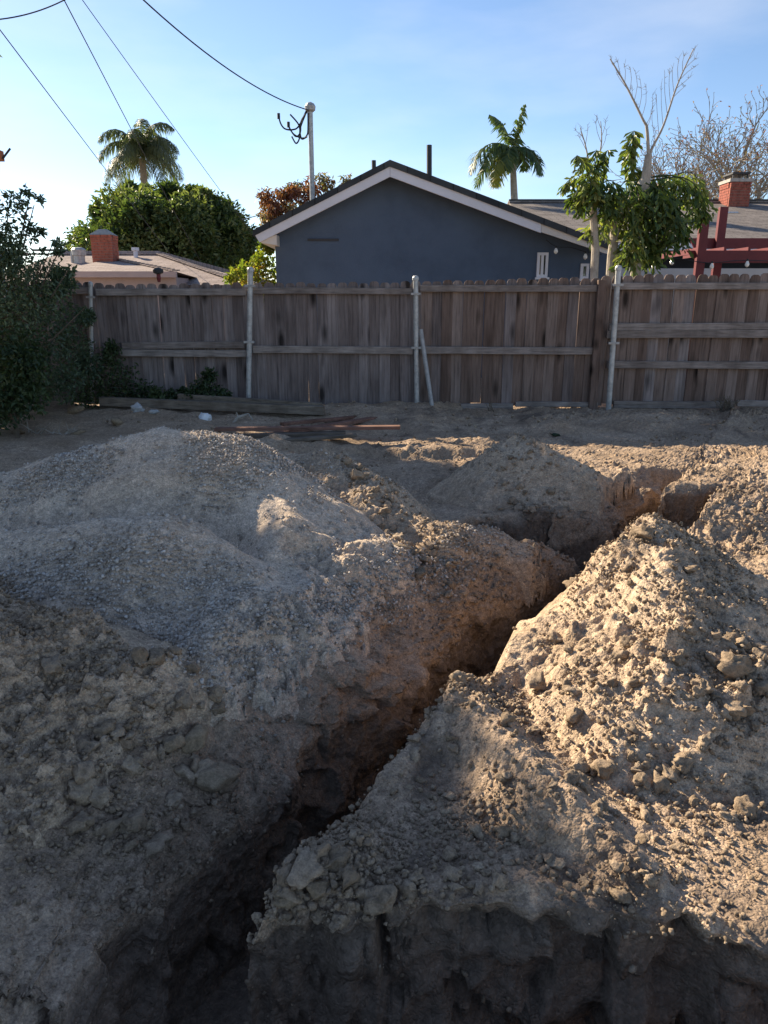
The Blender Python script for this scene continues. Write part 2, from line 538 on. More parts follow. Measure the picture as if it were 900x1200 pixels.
chunk[wm] = (0.035*vnoise3(a_*4, b_*4, c_*4, 5) + 1.0*blocks3(a_+.04*wz, b_, c_+.05*wz, 0.14, 81)*np.clip(0.35+1.3*vnoise3(a_*3, b_*3, c_*3, 9), 0.0, 1) + 0.9*blocks3(a_+.03*wz, b_, c_+.03*wz, 0.05, 82)*np.clip(0.3+1.2*vnoise3(a_*4, b_*4, c_*5, 19), 0.1, 1)
             + 0.014*vnoise3(a_*21, b_*21, c_*14, 6) + 0.008*vnoise3(a_*55, b_*55, c_*50, 7) + 0.4*blocks3(a_, b_, c_, 0.022, 83))
in_t1 = ((SS > -2.2) & (SS < -1.2) & (TT > 1.55)).astype(float)
cross = 1 - in_t1
crack = np.zeros_like(X)
for xc, wdt, dp in ((0.03, 0.016, 0.11), (0.735, 0.02, 0.12), (-0.84, 0.008, 0.05)):
    crack += dp*np.exp(-((X - xc - 0.05*vnoise3(X*0+xc, Z*11, Z*0, 4))/wdt)**2)*np.clip(0.6+vnoise3(X*0+xc*5, Z*8, Z*0, 14), 0, 1)*sstep(1.6, 1.5, TT)
px_ = X + wx*near + (0.852*chunk*in_t1)*wallness*np.where(SS > -1.45, -1, 1)*-1
py_ = Y + wy*near + (-0.524*chunk*in_t1)*wallness*np.where(SS > -1.45, -1, 1)*-1 + (chunk*cross*wallness*1.0) + crack*np.clip(wallness+sstep(1.40, 1.47, TT)*sstep(1.56, 1.49, TT)*0.7, 0, 1)
px_ = px_ + lshift(TT)*sstep(-1.32, -1.72, SS)*sstep(-3.4, -2.3, SS) + 0.12*sstep(5.0, 5.6, TT)*sstep(-1.75, -1.3, SS)*sstep(-0.4, -1.0, SS)*sstep(8, 7, TT)
# the wall right of the crack stands back from the corner block
py_ = py_ + (0.035*sstep(0.02, 0.05, X)*sstep(0.75, 0.45, X) - 0.10*sstep(0.6, 0.95, X) - 0.02)*sstep(1.30, 1.44, TT)*sstep(1.75, 1.52, TT)
py_ = py_ + 0.045*sstep(-0.05, -0.10, dep)*(TT > 1.44)*(TT < 1.56)*near
lb = sstep(-0.36, -0.52, X)*near
py_ = py_ - lb*(0.12*sstep(1.25, 1.44, TT)*sstep(1.95, 1.52, TT) + 0.55*np.maximum(0, -dep-0.02)*(TT > 1.42)*(TT < 1.6))
rim = sstep(1.40, 1.46, TT)*sstep(1.66, 1.50, TT)*near
py_ = py_ + rim*(0.035*vnoise3(X*5, Z*4, X*0, 401) + 0.022*vnoise3(X*14, Z*9, X*0, 402) + 0.012*vnoise3(X*37, Z*30, X*0, 403)) - 0.005
nt_, ns_ = X.shape
ii = (np.arange(nt_-1)[:, None]*ns_ + np.arange(ns_-1)[None, :])
quads = np.stack([ii, ii+1, ii+ns_+1, ii+ns_], -1).reshape(-1, 4)
gv = np.stack([px_.ravel(), py_.ravel(), Z.ravel()], 1)
gm = np_mesh('ground', gv, quads, smooth=True)
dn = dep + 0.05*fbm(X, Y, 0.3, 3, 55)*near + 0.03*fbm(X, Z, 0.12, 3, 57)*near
set_attr(gm, 'damp_shade', np.where((in_t1 > 0) | (X < -0.45), sstep(-0.205, -0.27, dn), sstep(-0.02, -0.08, dn)).ravel()*1.0 + (0.24*in_t1*sstep(-2.32, -2.12, SS)*sstep(-1.35, -1.5, SS)*(dep > -0.21)).ravel())  # by depth: damp soil plus painted wall shade; the bank term is damp only
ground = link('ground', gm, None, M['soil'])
ground['kind'] = 'structure'

# height map of everything loose things can lie on
HX0, HX1, HY0, HY1, HS = -7.0, 6.0, 1.0, 11.0, 0.02
HM = np.full((int((HY1-HY0)/HS)+1, int((HX1-HX0)/HS)+1), -9.0)
def splat(x, y, z):
    m = (x > HX0) & (x < HX1) & (y > HY0) & (y < HY1)
    np.maximum.at(HM, (((y[m]-HY0)/HS).astype(int), ((x[m]-HX0)/HS).astype(int)), z[m])
def fill_holes():
    for _ in range(8):
        h = HM <= -8
        if not h.any(): break
        n = HM.copy()
        for dx, dy in ((1,0),(-1,0),(0,1),(0,-1)):
            n = np.maximum(n, np.where(h, np.roll(np.roll(HM, dx, 1), dy, 0), -9))
        HM[h] = n[h]
def surf(x, y):
    i = np.clip(((np.asarray(y)-HY0)/HS).astype(int), 0, HM.shape[0]-1)
    j = np.clip(((np.asarray(x)-HX0)/HS).astype(int), 0, HM.shape[1]-1)
    return HM[i, j]
splat(gv[:, 0], gv[:, 1], gv[:, 2])

# ------------------------------------------------------------------ heaps
def heap(name, bounds, step, fn, mat, label, detail):
    x0, x1, y0, y1 = bounds
    xs = np.arange(x0, x1, step); ys = np.arange(y0, y1, step)
    x, y = np.meshgrid(xs, ys)
    wx_, wy_ = warp(x, y)
    h = fn(x + 0.06*fbm(x, y, 0.5, 3, 101), y + 0.06*fbm(x, y, 0.5, 3, 107))
    h = np.where(h < 0, 3.5*h, h)          # dips steeply under the ground at its foot
    z = base_height(x, y) + h + detail(x, y, h)*np.clip((h+0.03)*12, 0.15, 1)
    keep = h > -0.26
    k4 = keep[:-1, :-1] & keep[1:, :-1] & keep[:-1, 1:] & keep[1:, 1:]
    ny, nx = x.shape
    i0 = (np.arange(ny-1)[:, None]*nx + np.arange(nx-1)[None, :])
    q = np.stack([i0, i0+1, i0+nx+1, i0+nx], -1)[k4]
    used = np.unique(q)
    remap = np.zeros(nx*ny, dtype=np.int64); remap[used] = np.arange(len(used))
    v = np.stack([(x+wx_).ravel(), (y+wy_).ravel(), z.ravel()], 1)[used]
    me = np_mesh(name, v, remap[q], smooth=True)
    o = link(name, me, None, mat)
    splat(v[:, 0], v[:, 1], v[:, 2])
    return tag(o, label, 'gravel pile' if name == 'gravel_pile' else 'soil heap', None if name == 'gravel_pile' else 'heaps of dug soil along the trenches')

def det_gravel(x, y, h):
    p = np.clip(0.25 + 1.3*fbm(x, y, 0.5, 3, 177), 0, 1)
    return 0.012*fbm(x, y, 0.35, 4, 141) + lumps(x, y, 0.04, 163, 0.7, 0.15, 0.42, 0.8)*p + lumps(x, y, 0.024, 164, 0.6, 0.2, 0.5, 0.8)*(0.15+0.85*p)
def det_soil(k=1.0, seed=0):
    def f(x, y, h):
        p = np.clip(0.55 + 0.9*fbm(x, y, 0.4, 2, 277+seed), 0.15, 1)
        return k*(0.03*fbm(x, y, 0.3, 5, 241+seed) + lumps(x, y, 0.13, 261+seed, 0.4, 0.16, 0.55, 1.1)*p + lumps(x, y, 0.06, 262+seed, 0.7, 0.25, 0.7, 1.0)*p
                  + lumps(x, y, 0.028, 263+seed, 0.85, 0.3, 0.75, 1.0)*(0.5+0.5*p) + 0.008*fbm(x, y, 0.035, 2, 267+seed))
    return f

def cap_left(h, x, y, s0=-2.12, k=0.72):
    return np.minimum(h, (s0 + 0.05*fbm(x, y, 0.16, 3, 501) + 0.03*fbm(x, y, 0.03, 2, 505) + lshift(y) - (x - SK*y) + (0.16 if s0 == -2.12 else 0.0)*np.minimum(0, 3.5 - y))*k)
def f_gravel(x, y):
    a = seg_field(x, y, [(-2.6, 4.3, .40), (-1.95, 4.4, .59), (-1.27, 4.4, .77), (-0.9, 4.25, .73), (-0.62, 4.05, .56)], 0.66, 0.12)
    b = seg_field(x, y, [(-2.7, 3.4, .38), (-1.85, 3.38, .43), (-1.08, 3.33, .50)], 0.60, 0.12)
    c = seg_field(x, y, [(-0.68, 3.95, .50), (-0.47, 3.52, .39), (-0.25, 3.3, .25)], 0.68, 0.05)
    d = seg_field(x, y, [(-1.0, 3.25, .42), (-0.8, 2.95, .24)], 0.5, 0.15)
    h = smax(smax(a, b, 0.03), smax(c, d, 0.03), 0.03)
    g = seg_field(x, y, [(-2.3, 3.78, .10), (-1.4, 3.74, .12), (-0.95, 3.62, .10)], 0.45, 0.03)
    bowl = seg_field(x, y, [(-0.82, 3.66, .11), (-0.72, 3.5, .10)], 0.42, 0.05)
    h = h - np.maximum(g, 0) - np.maximum(bowl, 0)
    return cap_left(h, x, y)
heap('gravel_pile', (-4.0, 0.7, 2.0, 6.3), 0.011, f_gravel, M['gravel'], 'large pale pile of sandy gravel in the shade left of the trench', det_gravel)
def f_left(x, y):
    h = smax(seg_field(x, y, [(-2.4, 2.5, .50), (-1.48, 2.4, .45)], 0.58, 0.10), seg_field(x, y, [(-1.3, 2.1, .22), (-1.0, 2.1, .13)], 0.42, 0.12), 0.06)
    return np.minimum(cap_left(h, x, y, -2.14, 0.6), (y - 1.62)*0.7)
heap('soil_heap', (-2.9, -0.4, 1.5, 3.6), 0.008, f_left, M['soil_heap'], 'brown soil heap at the left edge in front of the gravel pile', det_soil(1.15, 3))
f_ridge = lambda x, y: np.minimum(cap_left(seg_field(x, y, [(-0.75, 5.25, .46), (-0.36, 4.95, .52), (0.0, 4.5, .37), (0.36, 4.2, .20), (0.85, 4.3, .04)], 0.75, 0.06), x, y, -1.86, 1.2), (4.54 - y + 0*x)*1.0 + 9*sstep(0.35, 0.05, x))
heap('soil_heap', (-1.6, 1.3, 3.4, 6.1), 0.011, f_ridge, M['soil_heap'], 'cloddy soil ridge running down behind the right side of the gravel pile', det_soil(1.0, 5))
f_far = lambda x, y: np.minimum(cap_left(smax(seg_field(x, y, [(1.12, 5.95, .44), (1.22, 5.95, .42)], 0.66, 0.06), seg_field(x, y, [(1.55, 5.9, .22), (1.75, 5.85, .14)], 0.5, 0.1), 0.05), x, y, -2.0, 1.2), (y - 5.40)*1.0)
heap('soil_heap', (-0.2, 2.6, 4.8, 7.2), 0.014, f_far, M['soil_heap'], 'pointed grey soil heap beyond the cross trench in front of the fence', det_soil(0.9, 9))
def f_right(x, y):
    h = smax(seg_field(x, y, [(1.40, 3.86, .37), (1.30, 3.4, .46), (1.12, 2.8, .37), (1.0, 2.42, .25)], 0.68, 0.08), seg_field(x, y, [(1.15, 2.5, .24), (1.75, 2.4, .20)], 0.62, 0.12), 0.05)
    return np.minimum(np.minimum(h, (x - SK*y + 1.25)*1.1), (4.28 - y)*1.4)
heap('soil_heap', (0.3, 2.6, 1.6, 4.7), 0.008, f_right, M['soil_heap'], 'sunlit tan soil heap on the right of the long trench', det_soil(1.0, 12))
fill_holes()

# ------------------------------------------------------------------ loose clods and stones
def ico(sub):
    import bmesh
    bm = bmesh.new(); bmesh.ops.create_icosphere(bm, subdivisions=sub, radius=1.0)
    bm.verts.ensure_lookup_table()
    v = np.array([p.co[:] for p in bm.verts]); f = np.array([[p.index for p in fc.verts] for fc in bm.faces])
    bm.free()
    return v, f
ICO = {k: ico(k) for k in (1, 2, 3)}

def rock_verts(sub, rng, cuts=9, lo=0.55, hi=0.9, squash=(0.9, 0.75, 0.62), rough=0.12):
    v, f = ICO[sub]
    v = v.copy()
    for _ in range(cuts):
        n = rng.normal(size=3); n /= np.linalg.norm(n)
        h = rng.uniform(lo, hi)
        d = v @ n
        v = v - np.where(d > h, d-h, 0)[:, None]*n[None, :]
    o = rng.uniform(0, 50, 3)
    k = 1 + rough*vnoise3(v[:, 0]*2.2+o[0], v[:, 1]*2.2+o[1], v[:, 2]*2.2+o[2], 3) + rough*0.8*vnoise3(v[:, 0]*5+o[0], v[:, 1]*5+o[1], v[:, 2]*5, 4)
    sq = np.array(squash)*rng.uniform(0.8, 1.2, 3)
    return v*(k + 0.35*rough*vnoise3(v[:, 0]*11+o[0], v[:, 1]*11+o[1], v[:, 2]*11, 5))[:, None]*sq, f

def rand_rot(rng, n):
    q = rng.normal(size=(n, 4)); q /= np.linalg.norm(q, axis=1)[:, None]
    w, x, y, z = q.T
    return np.stack([np.stack([1-2*(y*y+z*z), 2*(x*y-z*w), 2*(x*z+y*w)], -1),
                     np.stack([2*(x*y+z*w), 1-2*(x*x+z*z), 2*(y*z-x*w)], -1),
                     np.stack([2*(x*z-y*w), 2*(y*z+x*w), 1-2*(x*x+y*y)], -1)], 1)

def scatter_mesh(name, pts, rad, mat, rng, variants=10, sub=1, parent=None, lift=0.25, **kw):
    """many small stones joined into one mesh"""
    pts = np.asarray(pts); rad = np.asarray(rad)
    var = [rock_verts(sub, rng, **kw) for _ in range(variants)]
    nv, f = len(var[0][0]), var[0][1]
    base = np.stack([v for v, _ in var])
    which = rng.integers(0, variants, len(pts))
    R = rand_rot(rng, len(pts))
    R[:, 2, :] *= 1.0
    vv = np.einsum('nij,nkj->nki', R, base[which])*rad[:, None, None]
    vv = vv + pts[:, None, :] + np.array([0, 0, 1.0])*(rad*lift)[:, None, None]
    ff = (f[None, :, :] + (np.arange(len(pts))*nv)[:, None, None]).reshape(-1, 3)
    me = np_mesh(name, vv.reshape(-1, 3), tris=ff, smooth=False)
    set_attr(me, 'tint', np.repeat(rng.uniform(0, 1, len(pts)), nv))
    o = link(name, me, parent, mat)
    o['kind'] = 'stuff'
    return o

def poly_points(rng, n, poly, jitter=None):
    """random points inside a polygon of ground positions"""
    p = np.array(poly); lo, hi = p.min(0), p.max(0)
    out = np.zeros((0, 2))
    while len(out) < n:
        q = rng.uniform(lo, hi, (4*n+50, 2))
        ins = np.zeros(len(q), bool); j = len(p)-1
        for i in range(len(p)):
            c = ((p[i, 1] > q[:, 1]) != (p[j, 1] > q[:, 1])) & (q[:, 0] < (p[j, 0]-p[i, 0])*(q[:, 1]-p[i, 1])/(p[j, 1]-p[i, 1]+1e-12)+p[i, 0])
            ins ^= c; j = i
        out = np.vstack([out, q[ins]])
    return out[:n]

def on_surface(xy):
    return np.column_stack([xy, surf(xy[:, 0], xy[:, 1])])

def px_poly(pts, z=0.0):
    return [tuple(on_z(a, b, z))[:2] for a, b in pts]

gravel_pile = bpy.data.objects['gravel_pile']
rg = np.random.default_rng(5)
# gravel stones, patchy: keep those where a noise field is high
q = np.column_stack([rg.uniform(-3.2, 0.3, 150000), rg.uniform(2.35, 5.0, 150000)])
fld = 0.5 + 0.9*fbm(q[:, 0], q[:, 1], 0.45, 3, 177) + 0.35*fbm(q[:, 0], q[:, 1], 0.1, 2, 190)
hg = f_gravel(q[:, 0], q[:, 1])
s_q = q[:, 0] - SK*q[:, 1]
dens = 0.10 + 0.9*sstep(0.30, 0.55, hg)*sstep(3.75, 3.95, q[:, 1]) + 0.8*sstep(3.22, 3.05, q[:, 1])*sstep(-0.45, -0.7, q[:, 0]) + 0.5*sstep(0.12, 0.0, hg)
keep = (hg > 0.0) & (hg > f_left(q[:, 0], q[:, 1]) + 0.02) & (rg.uniform(0, 1, len(q)) < np.clip(fld*1.2, 0.05, 1)*np.clip(dens, 0, 1)*0.75)
q = q[keep][:24000]
rad = 0.0045 + 0.010*rg.uniform(0, 1, len(q))**2.6
rad[rg.uniform(0, 1, len(q)) < 0.02] *= 1.5
scatter_mesh('loose_gravel', on_surface(q), rad, M['stone'], rg, 14, 1, gravel_pile, lift=0.15, cuts=5, lo=0.4, hi=0.85)

# stones that rolled off the pile onto the bank below it
q = np.column_stack([rg.uniform(-2.42, -1.80, 9000), rg.uniform(2.35, 4.3, 9000)])
q[:, 0] += lshift(q[:, 1]) - 0.25*np.minimum(0, 3.5-q[:, 1])*-1
ok = rg.uniform(0, 1, len(q)) < np.clip(np.exp(-((q[:, 0]-lshift(q[:, 1])+2.13)/0.13)**2), 0, 1)
q = q[ok]; q[:, 0] += SK*q[:, 1]
scatter_mesh('loose_gravel', on_surface(q), 0.004 + 0.010*rg.uniform(0, 1, len(q))**2.4, M['stone'], rg, 14, 1, gravel_pile, lift=0.15, cuts=5, lo=0.4, hi=0.85)
# crumbs of soil over heaps and lips
regions = [
    (px_poly([(600, 780), (700, 650), (760, 630), (900, 690), (900, 1060), (760, 1060), (640, 960)], 0.15), 9000, 1.0),
    (px_poly([(290, 1090), (400, 960), (520, 830), (600, 780), (640, 960), (760, 1070), (640, 1070), (460, 1085)], 0.0), 6500, 1.0),
    (px_poly([(0, 720), (60, 760), (220, 850), (300, 880), (230, 990), (200, 1100), (0, 1130)], 0.1), 7500, 1.0),
    (px_poly([(250, 830), (480, 690), (620, 640), (680, 640), (600, 690), (420, 830), (250, 990)], 0.0), 3500, 0.9),
    (px_poly([(360, 545), (480, 590), (640, 625), (560, 680), (470, 660)], 0.2), 2500, 1.3),
    (px_poly([(520, 600), (610, 525), (760, 585), (740, 640), (560, 620)], 0.1), 2600, 1.5),
    (px_poly([(770, 565), (900, 560), (900, 680), (830, 640)], 0.05), 2600, 1.4),
    (px_poly([(330, 520), (900, 520), (900, 556), (330, 545)], 0.0), 1500, 1.6),
    (px_poly([(120, 478), (900, 478), (900, 520), (120, 510)], 0.08), 2500, 2.0),
    (px_poly([(290, 1090), (330, 1030), (430, 1010), (460, 1080)], 0.0), 500, 1.5),
]
cp, cr = [], []
for poly, n, k in regions:
    n = int(n*1.25); xy = poly_points(rg, n, poly)
    s_ = xy[:, 0] - SK*xy[:, 1]
    z_ = surf(xy[:, 0], xy[:, 1])
    d = 0.5 + 1.2*fbm(xy[:, 0], xy[:, 1], 0.3, 2, 300)
    ok = (z_ > -0.2) & (rg.uniform(0, 1, n) < np.clip(d, 0.12, 1))
    xy = xy[ok]
    cp.append(on_surface(xy)); cr.append(k*(0.003 + 0.013*rg.uniform(0, 1, len(xy))**4.0))
# bits of stone and root clods left standing in the cut faces
wsel = np.flatnonzero(((dep < -0.03) & (dep > -0.40) & (Y > 1.40) & (Y < 4.4) & (np.abs(X) < 1.6)).ravel())
pk = rg.choice(wsel, 1500, replace=False)
keepw = (gv[pk, 1] < 1.6) | (rg.uniform(0, 1, len(pk)) < 0.5)
cp.append(gv[pk[keepw]]); cr.append(0.003 + 0.013*rg.uniform(0, 1, int(keepw.sum()))**3)
cp = np.vstack(cp); cr = np.concatenate(cr)
crumbs = scatter_mesh('soil_crumbs', cp, cr, M['clod'], rg, 14, 1, None, lift=0.2, cuts=6, lo=0.4, hi=0.85)
tag(crumbs, 'small crumbs of dry soil strewn over the heaps and trench lips', 'soil crumbs')

# clods one could pick up
CLODS = []
for k in range(14):
    v, f = rock_verts(3, rg, cuts=9, lo=0.42, hi=0.9, rough=0.34, squash=(1.0, 0.8, 0.72))
    me = np_mesh('soil_clod', v, tris=f, smooth=False)
    me.materials.append(M['clod'])
    CLODS.append(me)
ROCKS = []
for k in range(5):
    v, f = rock_verts(3, rg, cuts=11, lo=0.5, hi=0.8, rough=0.03, squash=(1.0, 0.8, 0.66))
    me = np_mesh('brown_rock', v, tris=f, smooth=False)
    me.materials.append(M['rock'])
    ROCKS.append(me)

def put(name, me, p, r, label, cat, group=None, sink=0.12, rot=None, sc=(1, 1, 1)):
    o = bpy.data.objects.new(name, me)
    o.location = (p[0], p[1], p[2] + r*sink)
    o.scale = (r*sc[0], r*sc[1], r*sc[2])
    o.rotation_euler = rot if rot else (random.uniform(-.5, .5), random.uniform(-.5, .5), random.uniform(0, 6.28))
    COL.objects.link(o)
    return tag(o, label, cat, group)

def clod_field(n, poly, rmin, rmax, label, group, power=2.0, cond=None):
    xy = poly_points(rg, n*3, poly)
    z = surf(xy[:, 0], xy[:, 1])
    ok = z > -0.12
    if cond is not None: ok &= cond(xy[:, 0], xy[:, 1])
    xy = xy[ok][:n]
    for x, y in xy:
        r = rmin + (rmax-rmin)*random.random()**power
        put('soil_clod', random.choice(CLODS), (x, y, float(surf(x, y))), r, label, 'clod', group)

clod_field(95, px_poly([(640, 900), (780, 800), (900, 790), (900, 960), (800, 975), (690, 950)], 0.12), 0.016, 0.042,
           'tan soil clod among the clods at the sunlit foot of the big right heap', 'clods at the foot of the right heap')
clod_field(30, px_poly([(640, 720), (740, 650), (860, 720), (880, 790), (700, 800), (620, 790)], 0.3), 0.016, 0.045,
           'tan soil clod high on the sunlit slope of the big right heap', 'clods high on the right heap')
clod_field(55, px_poly([(60, 940), (130, 850), (220, 800), (290, 840), (270, 900), (130, 980)], 0.1), 0.018, 0.052,
           'grey brown soil clod in the shaded hollow below the left heap', 'clods below the left heap')
clod_field(24, px_poly([(300, 1085), (325, 1035), (430, 1005), (450, 1070)], 0.03), 0.016, 0.045,
           'shaded clod heaped on the near corner block between the trench and its front crack', 'clods on the corner block')
clod_field(40, px_poly([(400, 1000), (500, 840), (560, 820), (620, 960), (760, 1050), (600, 1060), (420, 1050)], 0.0), 0.014, 0.034,
           'crumbly soil clod on the block between the trench and the right heap', 'clods on the near block')
clod_field(24, px_poly([(470, 1075), (620, 1050), (780, 1090), (760, 1060), (640, 1020), (480, 1050)], 0.0), 0.014, 0.034,
           'clod lying along the broken front rim of the near block', 'clods on the front rim')
clod_field(35, px_poly([(375, 560), (460, 590), (560, 650), (600, 660), (520, 670), (440, 620)], 0.25), 0.022, 0.06,
           'dry clod on the soil ridge behind the gravel pile', 'clods on the soil ridge')
clod_field(22, px_poly([(530, 600), (600, 560), (700, 590), (720, 610), (560, 612)], 0.1), 0.025, 0.06,
           'clod lying at the foot of the pointed far heap', 'clods at the far heap')

def named_rock(px, py, z, r, label, cat='rock', mesh=0, sink=0.4, sc=(1, 1, 1), rot=None, name='brown_rock'):
    p = on_z(px, py, z)
    zz = float(surf(p.x, p.y))
    for _ in range(3):
        p = on_z(px, py, zz + r*0.35); zz = max(float(surf(p.x, p.y)), -0.1)
    return put(name, (ROCKS if name != 'soil_clod' else CLODS)[mesh], (p.x, p.y, zz), r, label, cat, None, sink, rot, sc)
named_rock(243, 836, 0.1, 0.078, 'largest brown rock, sitting at the foot of the gravel pile', mesh=0, rot=(0.1, 0.1, 0.4), sc=(1.15, 0.9, 0.8))
named_rock(232, 880, 0.1, 0.066, 'angular brown rock just below the largest rock on the left bank', mesh=1, rot=(0.4, -0.2, 1.1))
named_rock(201, 876, 0.08, 0.05, 'rounded grey rock left of the angular brown rock', mesh=2)
named_rock(118, 945, 0.05, 0.038, 'pinkish brown clod at the lower end of the shaded hollow', 'clod', 3, name='soil_clod')
named_rock(120, 908, 0.05, 0.042, 'broad clod beside a smaller one in the middle of the shaded hollow', 'clod', 2, name='soil_clod')
named_rock(88, 966, 0.05, 0.04, 'flat shaded clod nearest the left edge below the hollow', 'clod', 5, name='soil_clod', sc=(1.3, 0.9, 0.6))
named_rock(62, 797, 0.3, 0.045, 'clod sticking out of the crest of the left soil heap', 'clod', 6, name='soil_clod')
named_rock(374, 1044, 0.04, 0.040, 'smooth tan stone on top of the near corner block', 'stone', 2, rot=(0.3, 0.1, 0.8), sc=(1, .95, .85))
named_rock(337, 1058, 0.04, 0.036, 'rounded tan stone left of the smooth one on the corner block', 'stone', 3, sc=(1.1, 0.9, 0.8))
named_rock(360, 1018, 0.05, 0.055, 'wide lumpy clod crowning the near corner block', 'clod', 8, name='soil_clod', sc=(1.5, 0.9, 0.75))
named_rock(408, 1030, 0.02, 0.035, 'crumbly clod at the back of the near corner block', 'clod', 9, name='soil_clod')
named_rock(470, 697, 0.12, 0.05, 'pale flat slab at the right foot of the gravel pile', 'stone', 1, sc=(1.4, 0.8, 0.4), rot=(0.1, 0.1, -0.2))
named_rock(755, 626, 0.36, 0.062, 'big rounded clod on the far tip of the sunlit heap', 'clod', 1, name='soil_clod', sc=(1.0, 1, 1.0))
named_rock(678, 668, 0.25, 0.07, 'long clod above the trench on the left shoulder of the sunlit heap', 'clod', 10, name='soil_clod', sc=(1.4, 0.9, 0.7))
named_rock(632, 800, 0.1, 0.05, 'chunky clod on the lower left edge of the sunlit heap', 'clod', 11, name='soil_clod')
named_rock(650, 752, 0.2, 0.045, 'dark sided clod half way up the left edge of the sunlit heap', 'clod', 12, name='soil_clod')
named_rock(860, 775, 0.25, 0.06, 'brown clod on the right brow of the sunlit heap', 'clod', 4, name='soil_clod')
named_rock(855, 835, 0.25, 0.05, 'knobbly clod below the right brow of the sunlit heap', 'clod', 13, name='soil_clod')

# ------------------------------------------------------------------ more materials
def wood_material(name, tones, knots=True, grain=(14, 14, 1.2)):
    m, nt, b = new_mat(name)
    tc = nt.nodes.new('ShaderNodeTexCoord'); oi = nt.nodes.new('ShaderNodeObjectInfo')
    off = N(nt, 'ShaderNodeMath', operation='MULTIPLY'); off.inputs[1].default_value = 37.0
    nt.links.new(oi.outputs['Random'], off.inputs[0])
    cmb = nt.nodes.new('ShaderNodeCombineXYZ'); nt.links.new(off.outputs[0], cmb.inputs['X']); nt.links.new(off.outputs[0], cmb.inputs['Z'])
    add = N(nt, 'ShaderNodeVectorMath', operation='ADD'); nt.links.new(tc.outputs['Object'], add.inputs[0]); nt.links.new(cmb.outputs[0], add.inputs[1])
    mp = nt.nodes.new('ShaderNodeMapping'); mp.inputs['Scale'].default_value = grain; nt.links.new(add.outputs[0], mp.inputs['Vector'])
    n1 = N(nt, 'ShaderNodeTexNoise', Scale=3.0, Detail=8, Roughness=0.65); nt.links.new(mp.outputs[0], n1.inputs['Vector'])
    mp2 = nt.nodes.new('ShaderNodeMapping'); mp2.inputs['Scale'].default_value = (1.5, 1.5, 0.8); nt.links.new(add.outputs[0], mp2.inputs['Vector'])
    n2 = N(nt, 'ShaderNodeTexNoise', Scale=2.0, Detail=4, Roughness=0.6); nt.links.new(mp2.outputs[0], n2.inputs['Vector'])
    c = ramp(nt, oi.outputs['Random'], [(0.0, tones[0]), (0.5, tones[1]), (1.0, tones[2])])
    c = mixc(nt, 0.85, c, ramp(nt, n1.outputs['Fac'], [(0.28, (0.35,)*3), (0.48, (0.9,)*3), (0.7, (1.3,)*3)]), 'MULTIPLY')
    c = mixc(nt, 0.7, c, ramp(nt, n2.outputs['Fac'], [(0.35, (0.55, 0.52, 0.5)), (0.65, (1.2, 1.2, 1.2))]), 'MULTIPLY')
    if knots:
        mp3 = nt.nodes.new('ShaderNodeMapping'); mp3.inputs['Scale'].default_value = (5.0, 0.01, 2.6); nt.links.new(add.outputs[0], mp3.inputs['Vector'])
        vo = N(nt, 'ShaderNodeTexVoronoi', Scale=1.0, Randomness=1.0); nt.links.new(mp3.outputs[0], vo.inputs['Vector'])
        k = ramp(nt, vo.outputs['Distance'], [(0.12, (0, 0, 0)), (0.19, (0.45,)*3), (0.30, (1, 1, 1))])
        c = mixc(nt, 0.82, c, k, 'MULTIPLY')
    nt.links.new(c, b.inputs['Base Color'])
    b.inputs['Roughness'].default_value = 0.9
    b.inputs['Specular IOR Level'].default_value = 0.15
    bump(nt, b, n1.outputs['Fac'], 0.6, 0.004)
    return m
M['fence'] = wood_material('weathered_fence_wood', [(0.155, 0.108, 0.088), (0.205, 0.15, 0.125), (0.265, 0.205, 0.178)])
M['fence_grey'] = wood_material('grey_weathered_fence_wood', [(0.165, 0.132, 0.122), (0.21, 0.173, 0.163), (0.265, 0.225, 0.213)])
M['rail'] = wood_material('weathered_rail_wood', [(0.22, 0.185, 0.165), (0.25, 0.21, 0.19), (0.29, 0.25, 0.225)], knots=False, grain=(1.2, 14, 14))
M['lumber'] = wood_material('old_lumber', [(0.16, 0.13, 0.105), (0.2, 0.165, 0.13), (0.23, 0.19, 0.15)], knots=False, grain=(1.2, 14, 14))
M['red_lumber'] = wood_material('red_brown_lumber', [(0.20, 0.105, 0.075), (0.23, 0.125, 0.09), (0.25, 0.14, 0.105)], knots=False, grain=(1.2, 14, 14))

def paint(name, c, rough=0.6, var=0.12, scale=3.0, spec=0.3, bump_s=0.0, bump_scale=120, metallic=0.0):
    m, nt, b = new_mat(name)
    n = pos_noise(nt, scale, 6, 0.65)
    col = mixc(nt, 1.0, c, ramp(nt, n, [(0.3, (1-var*1.6,)*3), (0.5, (1, 1, 1)), (0.7, (1+var,)*3)]), 'MULTIPLY')
    nt.links.new(col, b.inputs['Base Color'])
    b.inputs['Roughness'].default_value = rough
    b.inputs['Specular IOR Level'].default_value = spec
    b.inputs['Metallic'].default_value = metallic
    if bump_s:
        bump(nt, b, pos_noise(nt, bump_scale, 4, 0.6), bump_s, 0.01)
    return m
M['stucco_blue'] = paint('navy_stucco', (0.078, 0.108, 0.160), 0.85, 0.12, 1.2, 0.2, 0.5, 60)
M['white_trim'] = paint('white_trim', (0.62, 0.62, 0.67), 0.6, 0.04)
M['white_trim_warm'] = paint('pale_trim', (0.6, 0.56, 0.52), 0.6, 0.04)
M['pink_trim'] = paint('pinkish_trim', (0.46, 0.35, 0.33), 0.7, 0.05)
M['galv'] = paint('galvanised_steel', (0.40, 0.40, 0.39), 0.5, 0.25, 14, 0.5, metallic=0.35)
